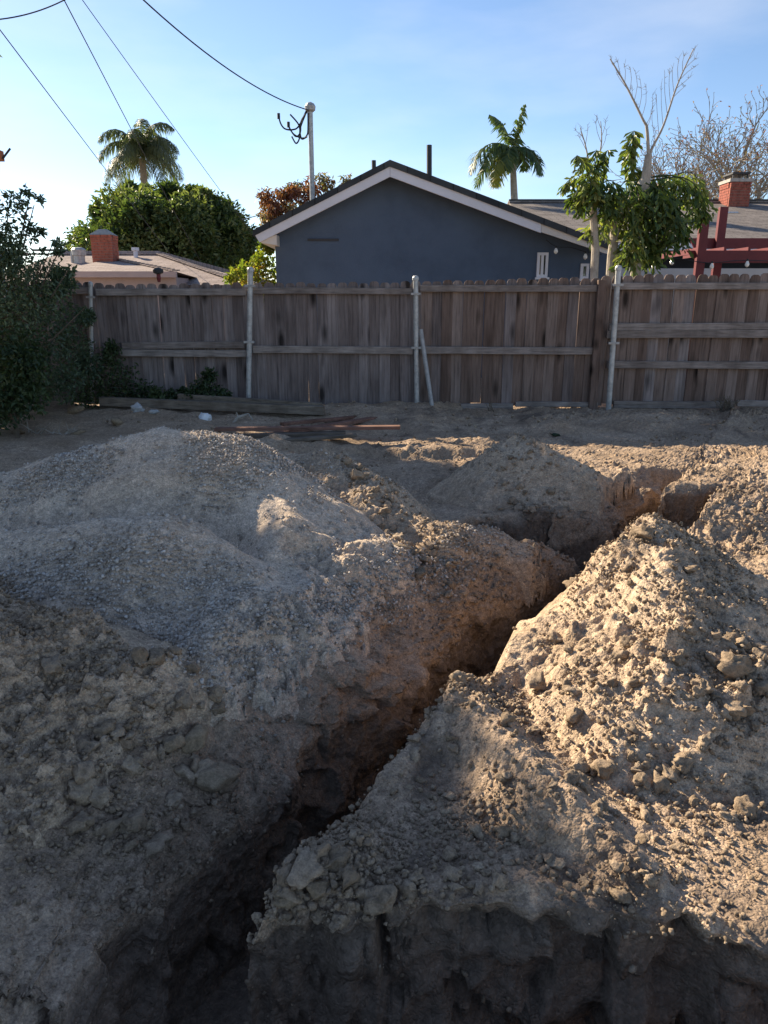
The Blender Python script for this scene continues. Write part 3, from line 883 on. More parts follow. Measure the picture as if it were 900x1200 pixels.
M['dull_steel'] = paint('dull_steel', (0.33, 0.32, 0.31), 0.55, 0.22, 14, 0.4, metallic=0.3)
M['black'] = paint('black_rubber', (0.025, 0.027, 0.03), 0.6)
M['dark_pipe'] = paint('dark_pipe', (0.04, 0.04, 0.045), 0.6)
M['glass'] = paint('dark_window_glass', (0.02, 0.024, 0.03), 0.08, 0.0, 1, 0.8)
M['red_paint'] = paint('oxblood_paint', (0.13, 0.020, 0.024), 0.55, 0.10, 5)
M['plaster'] = paint('pale_plaster', (0.42, 0.40, 0.385), 0.85, 0.06)
M['porch_shade'] = paint('porch_shade_wall', (0.03, 0.032, 0.045), 0.8)  # near-black colour paints the shade of the porch opening
M['white_plastic'] = paint('white_plastic', (0.75, 0.75, 0.75), 0.4, 0.05)
M['paper'] = paint('crumpled_paper', (0.42, 0.42, 0.42), 0.8, 0.1, 12)
M['bulb'] = paint('frosted_bulb', (0.75, 0.74, 0.70), 0.25, 0.02)
M['orange'] = paint('terracotta_paint', (0.42, 0.14, 0.06), 0.7, 0.1)
M['concrete'] = paint('mortar_cap', (0.36, 0.33, 0.30), 0.9, 0.15, 10)

def shingle_material(name, tones, sx=2.2, sz=0.14):
    m, nt, b = new_mat(name)
    src = nt.nodes.new('ShaderNodeTexCoord').outputs['Object']
    br = nt.nodes.new('ShaderNodeTexBrick')
    br.inputs['Scale'].default_value = 1.0
    br.inputs['Brick Width'].default_value = 0.42; br.inputs['Row Height'].default_value = sz
    br.inputs['Mortar Size'].default_value = 0.008
    br.inputs['Color1'].default_value = (*tones[0], 1); br.inputs['Color2'].default_value = (*tones[1], 1); br.inputs['Mortar'].default_value = (*tones[2], 1)
    nt.links.new(src, br.inputs['Vector'])
    n = N(nt, 'ShaderNodeTexNoise', Scale=3.0, Detail=6, Roughness=0.7); nt.links.new(src, n.inputs['Vector'])
    c = mixc(nt, 0.8, br.outputs['Color'], ramp(nt, n.outputs['Fac'], [(0.3, (0.7,)*3), (0.7, (1.25,)*3)]), 'MULTIPLY')
    nt.links.new(c, b.inputs['Base Color'])
    b.inputs['Roughness'].default_value = 0.95
    b.inputs['Specular IOR Level'].default_value = 0.1
    bump(nt, b, br.outputs['Fac'], 0.5, 0.01)
    return m
M['shingle_grey'] = shingle_material('grey_shingles', [(0.17, 0.15, 0.14), (0.25, 0.22, 0.205), (0.07, 0.065, 0.06)])
M['shingle_pink'] = shingle_material('pinkish_shingles', [(0.27, 0.215, 0.20), (0.35, 0.285, 0.265), (0.14, 0.11, 0.10)])
M['shingle_dark'] = shingle_material('charcoal_shingles', [(0.035, 0.04, 0.045), (0.06, 0.065, 0.07), (0.02, 0.02, 0.02)])
M['brick_red'] = paint('red_brick', (0.26, 0.075, 0.052), 0.85, 0.3, 9)
M['brick_orange'] = paint('orange_red_brick', (0.40, 0.115, 0.07), 0.85, 0.22, 9)
M['mortar'] = paint('brick_mortar', (0.36, 0.30, 0.27), 0.9)

def leaf_material(name, tones, trans=0.35, rough=0.5):
    m, nt, b = new_mat(name)
    at_ = nt.nodes.new('ShaderNodeAttribute'); at_.attribute_name = 'tint'
    k = len(tones)
    c = ramp(nt, at_.outputs['Fac'], [(i/(k-1), t) for i, t in enumerate(tones)])
    nt.links.new(c, b.inputs['Base Color'])
    b.inputs['Roughness'].default_value = rough
    b.inputs['Specular IOR Level'].default_value = 0.35
    tr = nt.nodes.new('ShaderNodeBsdfTranslucent')
    tc = mixc(nt, 1.0, c, (1.5, 1.7, 0.7), 'MULTIPLY')
    nt.links.new(tc, tr.inputs['Color'])
    mx = nt.nodes.new('ShaderNodeMixShader'); mx.inputs['Fac'].default_value = trans
    nt.links.new(b.outputs['BSDF'], mx.inputs[1]); nt.links.new(tr.outputs['BSDF'], mx.inputs[2])
    nt.links.new(mx.outputs[0], nt.nodes['Material Output'].inputs['Surface'])
    return m
M['leaf_ficus'] = leaf_material('ficus_leaf', [(0.035, 0.06, 0.022), (0.07, 0.10, 0.035), (0.13, 0.155, 0.055), (0.22, 0.23, 0.10)])
M['leaf_bush'] = leaf_material('shrub_leaf', [(0.05, 0.08, 0.05), (0.085, 0.12, 0.07), (0.14, 0.175, 0.10)], 0.25)
M['leaf_weed'] = leaf_material('weed_leaf', [(0.025, 0.045, 0.02), (0.05, 0.075, 0.03), (0.09, 0.12, 0.05)], 0.25)
M['leaf_red'] = leaf_material('red_leaf', [(0.12, 0.05, 0.035), (0.22, 0.075, 0.05), (0.20, 0.13, 0.075), (0.10, 0.105, 0.055)], 0.35)
M['leaf_yellow'] = leaf_material('yellow_green_leaf', [(0.09, 0.13, 0.025), (0.17, 0.20, 0.035), (0.24, 0.22, 0.04), (0.28, 0.15, 0.03)], 0.45)
M['leaf_palm'] = leaf_material('palm_leaf', [(0.035, 0.06, 0.025), (0.06, 0.10, 0.035), (0.11, 0.14, 0.045)], 0.3)
M['leaf_palm_yellow'] = leaf_material('yellowing_palm_leaf', [(0.16, 0.18, 0.04), (0.26, 0.24, 0.05), (0.3, 0.25, 0.07)], 0.45)
M['leaf_queen'] = leaf_material('grey_palm_leaf', [(0.06, 0.08, 0.05), (0.10, 0.12, 0.075), (0.15, 0.165, 0.105)], 0.35)
M['leaf_fish'] = leaf_material('fishtail_leaf', [(0.04, 0.07, 0.022), (0.09, 0.13, 0.035), (0.17, 0.20, 0.06), (0.30, 0.29, 0.10)], 0.35, 0.4)
M['leaf_dry'] = leaf_material('dry_twig', [(0.16, 0.13, 0.10), (0.22, 0.18, 0.14)], 0.1)
M['bark'] = paint('grey_bark', (0.26, 0.23, 0.19), 0.9, 0.25, 12, 0.1, 0.5, 30)
M['bark_dark'] = paint('dark_bark', (0.12, 0.095, 0.07), 0.9, 0.25, 12, 0.1, 0.5, 30)
M['bark_pale'] = paint('pale_palm_bark', (0.36, 0.32, 0.27), 0.85, 0.22, 10, 0.15, 0.4, 30)

# ------------------------------------------------------------------ wooden fence
FY = 10.3
fence = empty('wooden_fence', (0, FY, 0.0), 'long weathered dog eared board fence with rails and steel posts behind the dirt yard', 'fence')
def board_mesh(w, k):
    """one upright board, 1 m tall, dog-eared top, origin at its foot"""
    mb = MB()
    e = 0.038
    rg_ = random.Random(k)
    cup = rg_.uniform(-0.004, 0.004)
    h = 1.0
    prof = [(-w/2, 0), (w/2, 0), (w/2, h-e), (w/2-e*0.45, h-e*0.25), (w/2-e*1.1, h), (-w/2+e*1.1, h), (-w/2+e*0.45, h-e*0.25), (-w/2, h-e)]
    mb.prism_y(prof, -0.009, 0.009)
    mb.v = [(x, y + cup*(abs(x)/(w/2))**2, z) for x, y, z in mb.v]
    return mb.mesh('board', M['fence'])
BOARDS = [board_mesh(0.139 + 0.0014*k, k) for k in range(5)]
GREY_BOARDS = []
for k in range(5):
    me = BOARDS[k].copy(); me.materials.clear(); me.materials.append(M['fence_grey']); GREY_BOARDS.append(me)
TOPX = [-80, 60, 110, 300, 490, 705, 716, 760, 900, 1000]
TOPY = [329, 329, 333, 332, 330, 325, 323, 322, 321, 320]
x = at(-70, 330, FY).x
rf = random.Random(3); nb = 0
x_end = at(985, 330, FY).x
while x < x_end:
    w = rf.choice((0.138, 0.140, 0.142))
    px = 450 + x/(FY*math.cos(PITCH))*866.7
    px = 450 + (px-450)*1.035
    top = at(px, float(np.interp(px, TOPX, TOPY)) + rf.uniform(-1.3, 1.3), FY).z
    zb = 0.10 + rf.uniform(-0.02, 0.03)
    o = bpy.data.objects.new('board', (GREY_BOARDS if px < 495 or rf.random() < 0.12 else BOARDS)[rf.randrange(5)])
    o.location = (x, (0.006 if nb % 2 else -0.006) + rf.uniform(-0.003, 0.003), zb)
    nb += 1
    o.scale = (1, 1, (top-zb))
    o.rotation_euler = (rf.uniform(-.006, .006), rf.uniform(-.005, .005), rf.uniform(-.02, .02))
    COL.objects.link(o); o.parent = fence
    x += w + (0.006 if rf.random() < 0.12 else 0.0)
def rail(pxa, pxb, ya, yb, y0=10.235, thick=0.045, name='rail', mat='rail', tilt=0.0):
    a = at(pxa, ya, y0); b = at(pxb, yb, y0)
    hgt = abs(at(pxa, ya, y0).z - at(pxa, yb, y0).z)
    zc0 = (at(pxa, (ya+yb)/2, y0).z); zc1 = at(pxb, (ya+yb)/2+tilt, y0).z
    mb = MB()
    n = 5
    L = b.x - a.x
    vs = []
    for i in range(n+1):
        t = i/n
        wob = 0.006*math.sin(t*3.1+pxa)
        for dy, dz in ((-thick/2, -hgt/2), (thick/2, -hgt/2), (thick/2, hgt/2), (-thick/2, hgt/2)):
            vs.append((L*t, dy, dz + wob + (zc1-zc0)*t))
    fs = [(0, 1, 2, 3), tuple(n*4+k for k in (3, 2, 1, 0))]
    for i in range(n):
        for k in range(4):
            k2 = (k+1) % 4
            fs.append((i*4+k, (i+1)*4+k, (i+1)*4+k2, i*4+k2))
    me = bpy.data.meshes.new(name); me.from_pydata(vs, [], fs); me.materials.append(M[mat])
    o = bpy.data.objects.new(name, me); COL.objects.link(o); o.parent = fence
    o.location = (a.x, y0-FY, zc0)
    m = o.modifiers.new('bevel', 'BEVEL'); m.width = 0.005; m.segments = 1
    return o
rail(-40, 104, 338, 346, tilt=-1); rail(112, 289, 338, 346, tilt=1.0); rail(296, 484, 337.5, 345); rail(492, 699, 334.5, 342.5, tilt=-1)
rail(718, 985, 332, 340, tilt=-1.5)
rail(143, 287, 400.5, 408.5); rail(140, 289, 410, 418, 10.225); rail(296, 484, 405.5, 414, tilt=1); rail(492, 700, 406.5, 415)
rail(714, 985, 378.5, 386.5, tilt=-1); rail(711, 985, 387.5, 397, 10.23, tilt=-1.5); rail(712, 985, 423.5, 432, tilt=0)
rail(540, 601, 473, 479, 10.21, name='kick_board'); rail(604, 700, 471, 477, 10.24, name='kick_board'); rail(719, 860, 470, 478, 10.23, name='kick_board'); rail(864, 985, 469, 476, 10.235, name='kick_board')
wp = MB(); a = at(700.5, 328, 10.22); b = at(709, 474, 10.22)
wp.box(a.x, a.x+.105, 10.17, 10.275, 0.0, a.z); wp.build('wooden_post', M['fence'], fence, bevel=0.006)
def steel_post(x0, y0, x1, y1, Y, r, label=None, mat='galv'):
    a = at(x0, y0, Y); b = at(x1, y1, Y-0.0)
    mb = MB().tube([b - (a-b)*0.08, b, a], r, 12)
    mb.lathe(a + Vector((0, 0, -0.005)), [(r*1.25, -0.03), (r*1.25, 0.0), (r*0.9, 0.022), (0.004, 0.03)], 12)
    o = mb.build('steel_post', M[mat], fence, smooth=False)
    if label: o['label'] = label
    for f in (0.12, 0.52):
        p = a.lerp(b, f)
        MB().box(p.x-r*1.9, p.x+r*1.9, Y-r*1.15, Y-r*0.2+0.03, p.z-0.014, p.z+0.014).build('pipe_strap', M['dull_steel'], fence)
steel_post(106, 332, 108.5, 462, 10.18, 0.026)
steel_post(293.5, 315, 291, 476, 10.16, 0.036, 'tall steel post with its cap above the boards')
steel_post(487, 325, 488.5, 480, 10.16, 0.034)
steel_post(725, 313, 713, 480, 10.13, 0.037, 'steel post leaning to the left')
pipe = MB().tube([at(507.5, 485, 9.98), at(493, 386, 10.17)], 0.03, 12).build('loose_pipe', M['dull_steel'])
tag(pipe, 'grey loose pipe leaning on the fence beside the middle steel post', 'pipe')
orn = empty('post_cap', at(186, 326, 10.25), 'small dark knob on a red base standing on the fence top', 'fence ornament')
p = at(186, 326, 10.25)
MB().lathe(p, [(0.018, -0.05), (0.03, 0.0), (0.026, 0.05)], 10).build('base', M['red_paint'], orn)
MB().lathe(p + Vector((0, 0, 0.05)), [(0.03, 0), (0.065, 0.015), (0.07, 0.05), (0.045, 0.075), (0.01, 0.085)], 12).build('knob', M['black'], orn)

# ------------------------------------------------------------------ blue house
def xz(px, py, Y):
    p = at(px, py, Y); return (p.x, p.z)
house = empty('blue_house', at(457, 475, 15.0) * 1.0, 'dark blue stucco house with a low white trimmed gable behind the fence', 'house')
house.location = (0, 15, 0)
WY, FYH = 15.0, 14.55
apex = xz(457, 207, WY); zl = xz(322, 276, WY); zr = xz(722, 303, WY)
wl_b = xz(324, 475, WY)
mb = MB()
ap = (xz(457, 205, WY)[0], xz(457, 203, WY)[1])
xl, xr = zl[0], zr[0]
def roof_z(x, dz=0.0):
    """underside of the roof at x"""
    pk = xz(457, 200, FYH); l = xz(297, 279, FYH); r = xz(713, 292, FYH)
    return (pk[1] + (x-pk[0])*((l[1]-pk[1])/(l[0]-pk[0])) if x < pk[0] else pk[1] + (x-pk[0])*((r[1]-pk[1])/(r[0]-pk[0]))) + dz
pk = xz(457, 200, FYH)
mb.prism_y([(xl, 0), (xr, 0), (xr, roof_z(xr)), (pk[0], pk[1]), (xl, roof_z(xl))], WY, 24.5)
mb.build('wall', M['stucco_blue'], house)
# roof slabs
for side, (ex, ey) in (('l', (296, 269.5)), ('r', (714, 284.5))):
    t0 = xz(457, 187, FYH-0.03); e0 = xz(ex, ey, FYH-0.03)
    t1 = (t0[0], t0[1]-0.11); e1 = (e0[0], e0[1]-0.11)
    prof = [e1, t1, t0, e0] if side == 'l' else [t1, e1, e0, t0]
    MB().prism_y(prof, FYH-0.03, 24.9).build('roof', M['shingle_dark'], house)
fl = [xz(297.5, 273.5, FYH), xz(304, 284, FYH), xz(457, 207, FYH), xz(457, 191.5, FYH)]
MB().prism_y(fl, FYH, FYH+0.05).build('fascia', M['white_trim'], house)
fr = [xz(457.3, 191.5, FYH), xz(457.3, 207, FYH), xz(634, 273, FYH), xz(634, 259, FYH)]
MB().prism_y(fr, FYH, FYH+0.05).build('fascia', M['white_trim'], house)
fr = [xz(634.4, 259, FYH+.006), xz(634.4, 272, FYH+.006), xz(713, 298, FYH+.006), xz(713, 288, FYH+.006)]
o = MB().prism_y(fr, FYH+.006, FYH+0.05).build('fascia', M['white_trim_warm'], house); o['label'] = 'paler lower fascia board'
# soffit return at the left eave
a = xz(306, 284, FYH+.06); b = xz(324, 275, FYH+.06)
MB().prism_y([(a[0], a[1]-0.01), (b[0], a[1]-0.05), (b[0], b[1]), (a[0], a[1]+0.03)], FYH+.06, 24.4).build('soffit', M['white_trim_warm'], house)
# vent slot
a = at(360.5, 281, WY-.012); b = at(397, 281, WY-.012)
MB().box(a.x, b.x, WY-.018, WY+.02, a.z-.022, a.z+.022).build('vent_slot', M['dark_pipe'], house)
def house_window(px0, px1, py0, py1):
    a = at(px0, py1, WY); b = at(px1, py0, WY)
    t = 0.05
    m = MB()
    m.box(a.x, a.x+t, WY-.05, WY+.03, a.z, b.z); m.box(b.x-t, b.x, WY-.05, WY+.03, a.z, b.z)
    m.box(a.x+t, b.x-t, WY-.05, WY+.03, b.z-t, b.z); m.box(a.x+t, b.x-t, WY-.05, WY+.03, a.z, a.z+t)
    xm = a.x*0.52 + b.x*0.48
    if px1-px0 > 12: m.box(xm-.025, xm+.025, WY-.045, WY+.03, a.z+t, b.z-t)
    f = m.build('window', M['white_trim'], house)
    MB().box(a.x+t, b.x-t, WY-.02, WY-.012, a.z+t, b.z-t).build('pane', M['glass'], f)
    MB().box(a.x-.03, b.x+.03, WY-.09, WY-.052, a.z-.04, a.z-.002).build('sill', M['white_trim'], f)
house_window(628, 642.5, 296, 325); house_window(679, 690, 309, 327)
# roof pipes and the service mast
for (px, y0, y1, Y, r) in ((503, 170, 215, 16.5, 0.055), (438, 188, 205, 17.5, 0.05)):
    a = at(px, y0, Y); b = at(px+.6, y1, Y)
    MB().tube([(b.x, Y, b.z-0.5), (a.x, Y, a.z)], r, 10).build('vent_pipe', M['dark_pipe'], house)
MY = 16.4
mt = at(363.5, 128, MY); mbm = at(366.8, 232, MY)
mast = MB().tube([(mt.x, MY, mbm.z-0.6), (mt.x, MY, mt.z)], 0.05, 12).build('service_mast', M['galv'], house)
MB().lathe((mt.x, MY, mt.z), [(0.06, -0.05), (0.10, -0.02), (0.11, 0.05), (0.08, 0.10), (0.02, 0.13)], 12).build('weather_head', M['galv'], mast)
MB().lathe((mt.x, MY, roof_z(mt.x)+.05), [(0.16, 0), (0.08, 0.12), (0.055, 0.16)], 12).build('flashing', M['dark_pipe'], mast)
def curve_px(pts, Y, sub=5):
    P = [at(a, b, Y + (c if len(t) > 2 else 0)) for t in pts for a, b, c in [(*t, 0)[:3]]]
    out = []
    for i in range(len(P)-1):
        p0, p1, p2, p3 = P[max(i-1, 0)], P[i], P[i+1], P[min(i+2, len(P)-1)]
        for k in range(sub):
            t = k/sub
            out.append(0.5*((2*p1)+(p2-p0)*t+(2*p0-5*p1+4*p2-p3)*t*t+(3*p1-p0-3*p2+p3)*t**3))
    out.append(P[-1])
    return out
loops = [[(359, 130), (350, 148), (343, 152), (334, 151), (329, 145), (326.5, 136)],
         [(360, 131), (353, 142), (352, 155), (347, 160), (341, 153), (338, 146)],
         [(361, 132), (361, 150), (360, 158), (355, 162), (345, 158), (339, 150), (337.5, 145)],
         [(358, 134), (352, 150), (351, 162), (347, 168), (342, 160)],
         [(340, 134), (350, 146), (352, 158), (354, 163), (360, 160)]]
for i, l in enumerate(loops):
    MB().tube(curve_px([(a, b, 0.04*math.sin(3*i+k)) for k, (a, b) in enumerate(l)], MY-.05), 0.016, 5).build('drip_loop', M['black'], mast)
for l in ((326.5, 136), (338, 146)):
    p = at(*l, MY-.05)
    MB().tube([p - Vector((0, 0, .05)), p + Vector((0, 0, .05))], 0.03, 8).build('splice_sleeve', M['black'], mast)

# ------------------------------------------------------------------ grey roofed house on the right
gh = empty('grey_roof_house', (5, 22, 0), 'long low house with grey shingle roof behind the red pergola', 'house')
GR, GE = 27.0, 20.5
rzr = at(860, 237.5, GR).z; ezr = at(860, 284, GE).z
x0 = at(596, 250, GR).x; x1 = at(1040, 240, GR).x
def slope_roof(name, xa, xb, ya, za, yb, zb, mat, parent, xa2=None, xb2=None):
    """a roof plane from the eave (ya, za) up to the ridge (yb, zb), as a slab with its own local axes along the slope"""
    L = math.hypot(yb-ya, zb-za); ang = math.atan2(zb-za, yb-ya)
    xa2 = xa if xa2 is None else xa2; xb2 = xb if xb2 is None else xb2
    vs = [(xa, 0, 0), (xb, 0, 0), (xb2, L, 0), (xa2, L, 0)]
    vs += [(a, b, -0.12) for a, b, c in vs]
    # raised courses so that the shingle rows show relief
    fs = [(0, 1, 2, 3), (7, 6, 5, 4), (1, 0, 4, 5), (2, 1, 5, 6), (3, 2, 6, 7), (0, 3, 7, 4)]
    me = bpy.data.meshes.new(name); me.from_pydata(vs, [], fs); me.materials.append(mat)
    o = bpy.data.objects.new(name, me); COL.objects.link(o); o.parent = parent
    o.location = Vector((0, ya, za)) - parent.location
    o.rotation_euler = (ang, 0, 0)
    return o
roof_g = slope_roof('roof', x0, x1, GE, ezr, GR, rzr, M['shingle_grey'], gh)
slope_roof('roof', x0, x1, 33.5, ezr, GR, rzr, M['shingle_grey'], gh).rotation_euler = (math.atan2(rzr-ezr, -(33.5-GR)), 0, 0)
mb = MB()
for i in range(60):
    xx = x0 + (x1-x0)*i/60
    mb.box(xx, xx+(x1-x0)/60-.01, GR-.13, GR+.13, rzr-.01, rzr+.035+0.008*(i % 2))
rc = mb.build('ridge_cap', M['shingle_grey'], gh)
MB().box(x0, x1, GE-.06, GE-.005, ezr-.20, ezr-.02).build('gutter', M['white_trim'], gh)
MB().box(x0+.5, x1, GE+1.6, GE+2.0, 0, ezr-.15).build('wall', M['porch_shade'], gh)  # shade inside the open porch, painted as a dark back wall
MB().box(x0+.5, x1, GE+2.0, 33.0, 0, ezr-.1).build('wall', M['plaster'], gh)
a = at(700, 314.5, 19.2)
MB().box(at(690, 320, 19.2).x, x1, 19.2, 19.35, 0, a.z).build('patio_wall', M['plaster'], gh)
for px, pyb in ((853.5, 251.5),):
    t = (at(px, pyb, 25.2))
    MB().box(t.x-.27, t.x+.22, 25.0, 25.5, t.z-.08, t.z+.07).build('roof_vent', M['white_trim'], gh)
t = at(832, 254, 25.0); MB().prism_y([(t.x-.2, t.z-.12), (t.x+.2, t.z-.12), (t.x, t.z+.12)], 24.8, 25.6).build('roof_vent', M['dark_pipe'], gh)
def brick_chimney(parent, pxl, pxr, pyt, pyb, Y, depth, brick_mat, rows, per, cap=None, corbel=True):
    a = at(pxl, pyb, Y); b = at(pxr, pyt, Y)
    w = b.x - a.x; h = b.z - a.z
    ch = MB().box(a.x+.012, b.x-.012, Y+.012, Y+depth-.012, a.z-1.5, b.z).build('chimney', M['mortar'], parent)
    me = bpy.data.meshes.new('brick')
    rh = h/rows; bw = w/per
    m = MB().box(-bw/2+.006, bw/2-.006, 0, .1, .005, rh-.005); brick = m.mesh('brick', brick_mat)
    for r in range(-2, rows):
        offs = [(-0.5 if r % 2 else 0) + k for k in range(per + (1 if r % 2 else 0))]
        for k in offs:
            xa = max(a.x, a.x + k*bw); xb = min(b.x, a.x+(k+1)*bw)
            o = bpy.data.objects.new('brick', brick); COL.objects.link(o); o.parent = ch
            o.location = Vector(((xa+xb)/2, Y - random.uniform(0, .006) - (.02 if corbel and r >= rows-2 else 0), a.z + r*rh))
            o.scale = ((xb-xa)/bw, 1, 1)
        nd = max(2, round(depth/bw))
        for k in range(nd):
            for sx, xx in ((-1, a.x), (1, b.x)):
                o = bpy.data.objects.new('brick', brick); COL.objects.link(o); o.parent = ch
                o.location = Vector((xx + sx*(random.uniform(0, .004) + (.018 if corbel and r >= rows-2 else 0)), Y + .102 + (k+.5)*(depth-.102)/nd, a.z + r*rh))
                o.rotation_euler = (0, 0, math.radians(90 if sx > 0 else -90)); o.scale = ((depth-.102)/nd/bw, 1, 1)
    for o in [c for c in ch.children]:
        pass
    return ch, a, b
ch, a, b = brick_chimney(gh, 853.5, 881, 213, 240, 26.2, 0.8, M['brick_red'], 8, 4)
MB().box(a.x-.05, b.x+.05, 26.15, 27.05, b.z, b.z+.10).build('crown', M['concrete'], ch)
m = MB()
zt = at(868, 202, 26.3).z
xa, xb = a.x+.10, b.x-.12
for xx in (xa, xb):
    for yy in (26.3, 26.9):
        m.box(xx-.02, xx+.02, yy-.02, yy+.02, b.z+.10, zt-.05)
for k in range(1, 6):
    xx = xa + (xb-xa)*k/6; m.box(xx-.008, xx+.008, 26.3, 26.31, b.z+.10, zt-.05)
m.build('spark_guard', M['dark_pipe'], ch)
MB().box(xa-.06, xb+.06, 26.22, 26.98, zt-.05, zt).build('guard_lid', M['dark_pipe'], ch)

# ------------------------------------------------------------------ red pergola
pg = empty('red_pergola', (at(850, 320, 13.5).x, 13.5, 0), 'oxblood red timber pergola rising behind the right end of the fence', 'pergola')
PY = 13.5
def beam_px(name, x0, x1, y0, y1, Y, th, cutl=0.0):
    a = xz(x0, y1, Y); b = xz(x1, y0, Y)
    pr = [(a[0]+cutl, a[1]), (b[0], a[1]), (b[0], b[1]), (a[0], b[1])]
    return MB().prism_y(pr, Y, Y+th).build(name, M['red_paint'], pg, bevel=0.004)
beam_px('beam', 803.5, 985, 293.5, 308, PY, 0.05, 0.22)
beam_px('beam', 807, 985, 279, 291.5, PY+1.9, 0.05, 0.12)
def post_px(x0, x1, y0, y1, Y, th):
    a = at(x0-.5, 280, Y); b = at(x1+.5, 280, Y); b.z = at(x1, y0, Y).z
    MB().box(a.x, b.x, Y-th-.003, Y-.003, 0, b.z).build('post', M['red_paint'], pg, bevel=0.004)
post_px(817, 826, 254, 330, PY, .1)
post_px(838, 846.5, 243, 330, PY+1.9, .1)
post_px(955, 963, 280, 330, PY, .1)
rb = at(815, 290, PY); 
for i in range(7):
    xx = rb.x + 0.1 + i*0.42
    z1 = at(820, 292, PY).z
    MB().box(xx, xx+.045, PY+.06, PY+1.88, z1-.06, z1+.04).build('rafter', M['red_paint'], pg)
sl = empty('string_lights', at(787, 300, 13.3), 'white bulb string lights hung below the red pergola beam', 'string lights')
cord = curve_px([(716, 305), (766, 307), (787, 302), (830, 308), (875, 305), (960, 309)], 13.3)
MB().tube(cord, 0.006, 4).build('cord', M['black'], sl)
for bx, by in ((766, 312), (787.5, 307), (834, 312), (875.5, 309.5), (921, 312)):
    p = at(bx, by, 13.3)
    bl = MB().lathe(p, [(0.008, -0.05), (0.032, -0.03), (0.036, 0.0), (0.022, 0.035), (0.016, 0.05)], 10).build('bulb', M['bulb'], sl)
    MB().lathe(p, [(0.017, 0.05), (0.017, 0.085)], 8).build('socket', M['black'], bl)
sl2 = empty('string_lights', at(669, 292, 14.7), 'two bulbs hung under the white fascia beside the small windows', 'string lights')
MB().tube(curve_px([(640, 281), (652, 289), (669, 290), (686, 295), (705, 298)], 14.7), 0.006, 4).build('cord', M['black'], sl2)
for bx, by in ((651.5, 294), (686, 300.5)):
    p = at(bx, by, 14.7)
    bl = MB().lathe(p, [(0.008, -0.055), (0.036, -0.03), (0.04, 0.0), (0.024, 0.035), (0.016, 0.05)], 10).build('bulb', M['bulb'], sl2)
    MB().lathe(p, [(0.017, 0.05), (0.017, 0.09)], 8).build('socket', M['black'], bl)

# ------------------------------------------------------------------ pink roofed house on the left
lh = empty('pink_roof_house', (-8, 24, 0), 'low house with a pinkish shingle hip roof beyond the left fence', 'house')
e0 = at(-30, 322, 20.0); e1 = at(290, 334, 20.0)
r0 = at(-30, 297.5, 25.0); r1 = at(186, 298.5, 25.0)
MB().box(e0.x, e1.x-.8, 20.6, 30, 0, e1.z-.1).build('wall', M['plaster'], lh)
slope_roof('roof', e0.x, e1.x, 20.0, e1.z, 25.0, r1.z, M['shingle_pink'], lh, e0.x, r1.x)
slope_roof('roof', e0.x, e1.x, 30.0, e1.z, 25.0, r1.z, M['shingle_pink'], lh, e0.x, r1.x).rotation_euler = (math.atan2(r1.z-e1.z, -5.0), 0, 0)
mb = MB(); mb.poly([(e1.x, 20.0, e1.z-.01), (e1.x, 30.0, e1.z-.01), (r1.x, 25.0, r1.z-.01), (e1.x-.3, 25, e1.z-.3)], [(0, 1, 2), (1, 0, 3), (2, 1, 3), (0, 2, 3)]); mb.build('hip_end', M['shingle_pink'], lh)
mb = MB()
for i in range(26):
    p = r1.lerp(Vector((e1.x, 20.0, e1.z)), i/26); q_ = r1.lerp(Vector((e1.x, 20.0, e1.z)), (i+.93)/26)
    mb.bar(p + Vector((0, 0, .03)), q_ + Vector((0, 0, .045)), 0.22, 0.03)
mb.build('hip_cap', M['shingle_pink'], lh)
mb = MB()
for i in range(40):
    xx = r0.x + (r1.x-r0.x)*i/40
    mb.box(xx, xx+(r1.x-r0.x)/40*.94, 24.89, 25.11, r1.z, r1.z+.04)
mb.build('ridge_cap', M['shingle_pink'], lh)
# lower front wing: its own small gable-less roof with a pale fascia
f0 = at(62, 317, 19.0); f1 = at(207, 321.5, 19.0)
MB().box(f0.x, f1.x, 18.98, 19.05, f1.z-.07, f1.z+.07).build('fascia', M['pink_trim'], lh)
MB().box(f0.x, f1.x-.1, 19.3, 20.5, 0, f1.z-.06).build('wing_wall', M['pink_trim'], lh)
h0 = at(122, 304, 22.3); 
mb = MB(); mb.poly([(f0.x, 19.0, f1.z+.06), (f1.x, 19.0, f1.z+.06), (h0.x, 23.0, h0.z+.05), (f0.x, 23.0, h0.z+.05), (f1.x, 23, f1.z-.1), (f0.x, 23, f1.z-.1)], [(0, 1, 2, 3), (1, 4, 2), (0, 3, 5), (4, 5, 3, 2), (0, 5, 4, 1)])
mb.build('wing_roof', M['shingle_pink'], lh)
mb = MB()
hp, hq = Vector((h0.x, 23.0, h0.z+.07)), Vector((f1.x, 19.0, f1.z+.08))
for i in range(16):
    mb.bar(hp.lerp(hq, i/16), hp.lerp(hq, (i+.92)/16) + Vector((0, 0, .015)), 0.2, 0.03)
mb.build('hip_cap', M['shingle_pink'], lh)
ch, a, b = brick_chimney(lh, 109, 130, 275, 312, 22.0, 0.5, M['brick_orange'], 12, 3)
mb = MB(); cx = (a.x+b.x)/2
mb.poly([(a.x-.02, 21.97, b.z), (b.x+.02, 21.97, b.z), (b.x+.02, 22.53, b.z), (a.x-.02, 22.53, b.z), (cx-.1, 22.16, b.z+.16), (cx+.1, 22.16, b.z+.16), (cx+.1, 22.36, b.z+.16), (cx-.1, 22.36, b.z+.16)],
        [(3, 2, 1, 0), (4, 5, 6, 7), (0, 1, 5, 4), (1, 2, 6, 5), (2, 3, 7, 6), (3, 0, 4, 7)]); mb.build('mortar_cap', M['concrete'], ch)
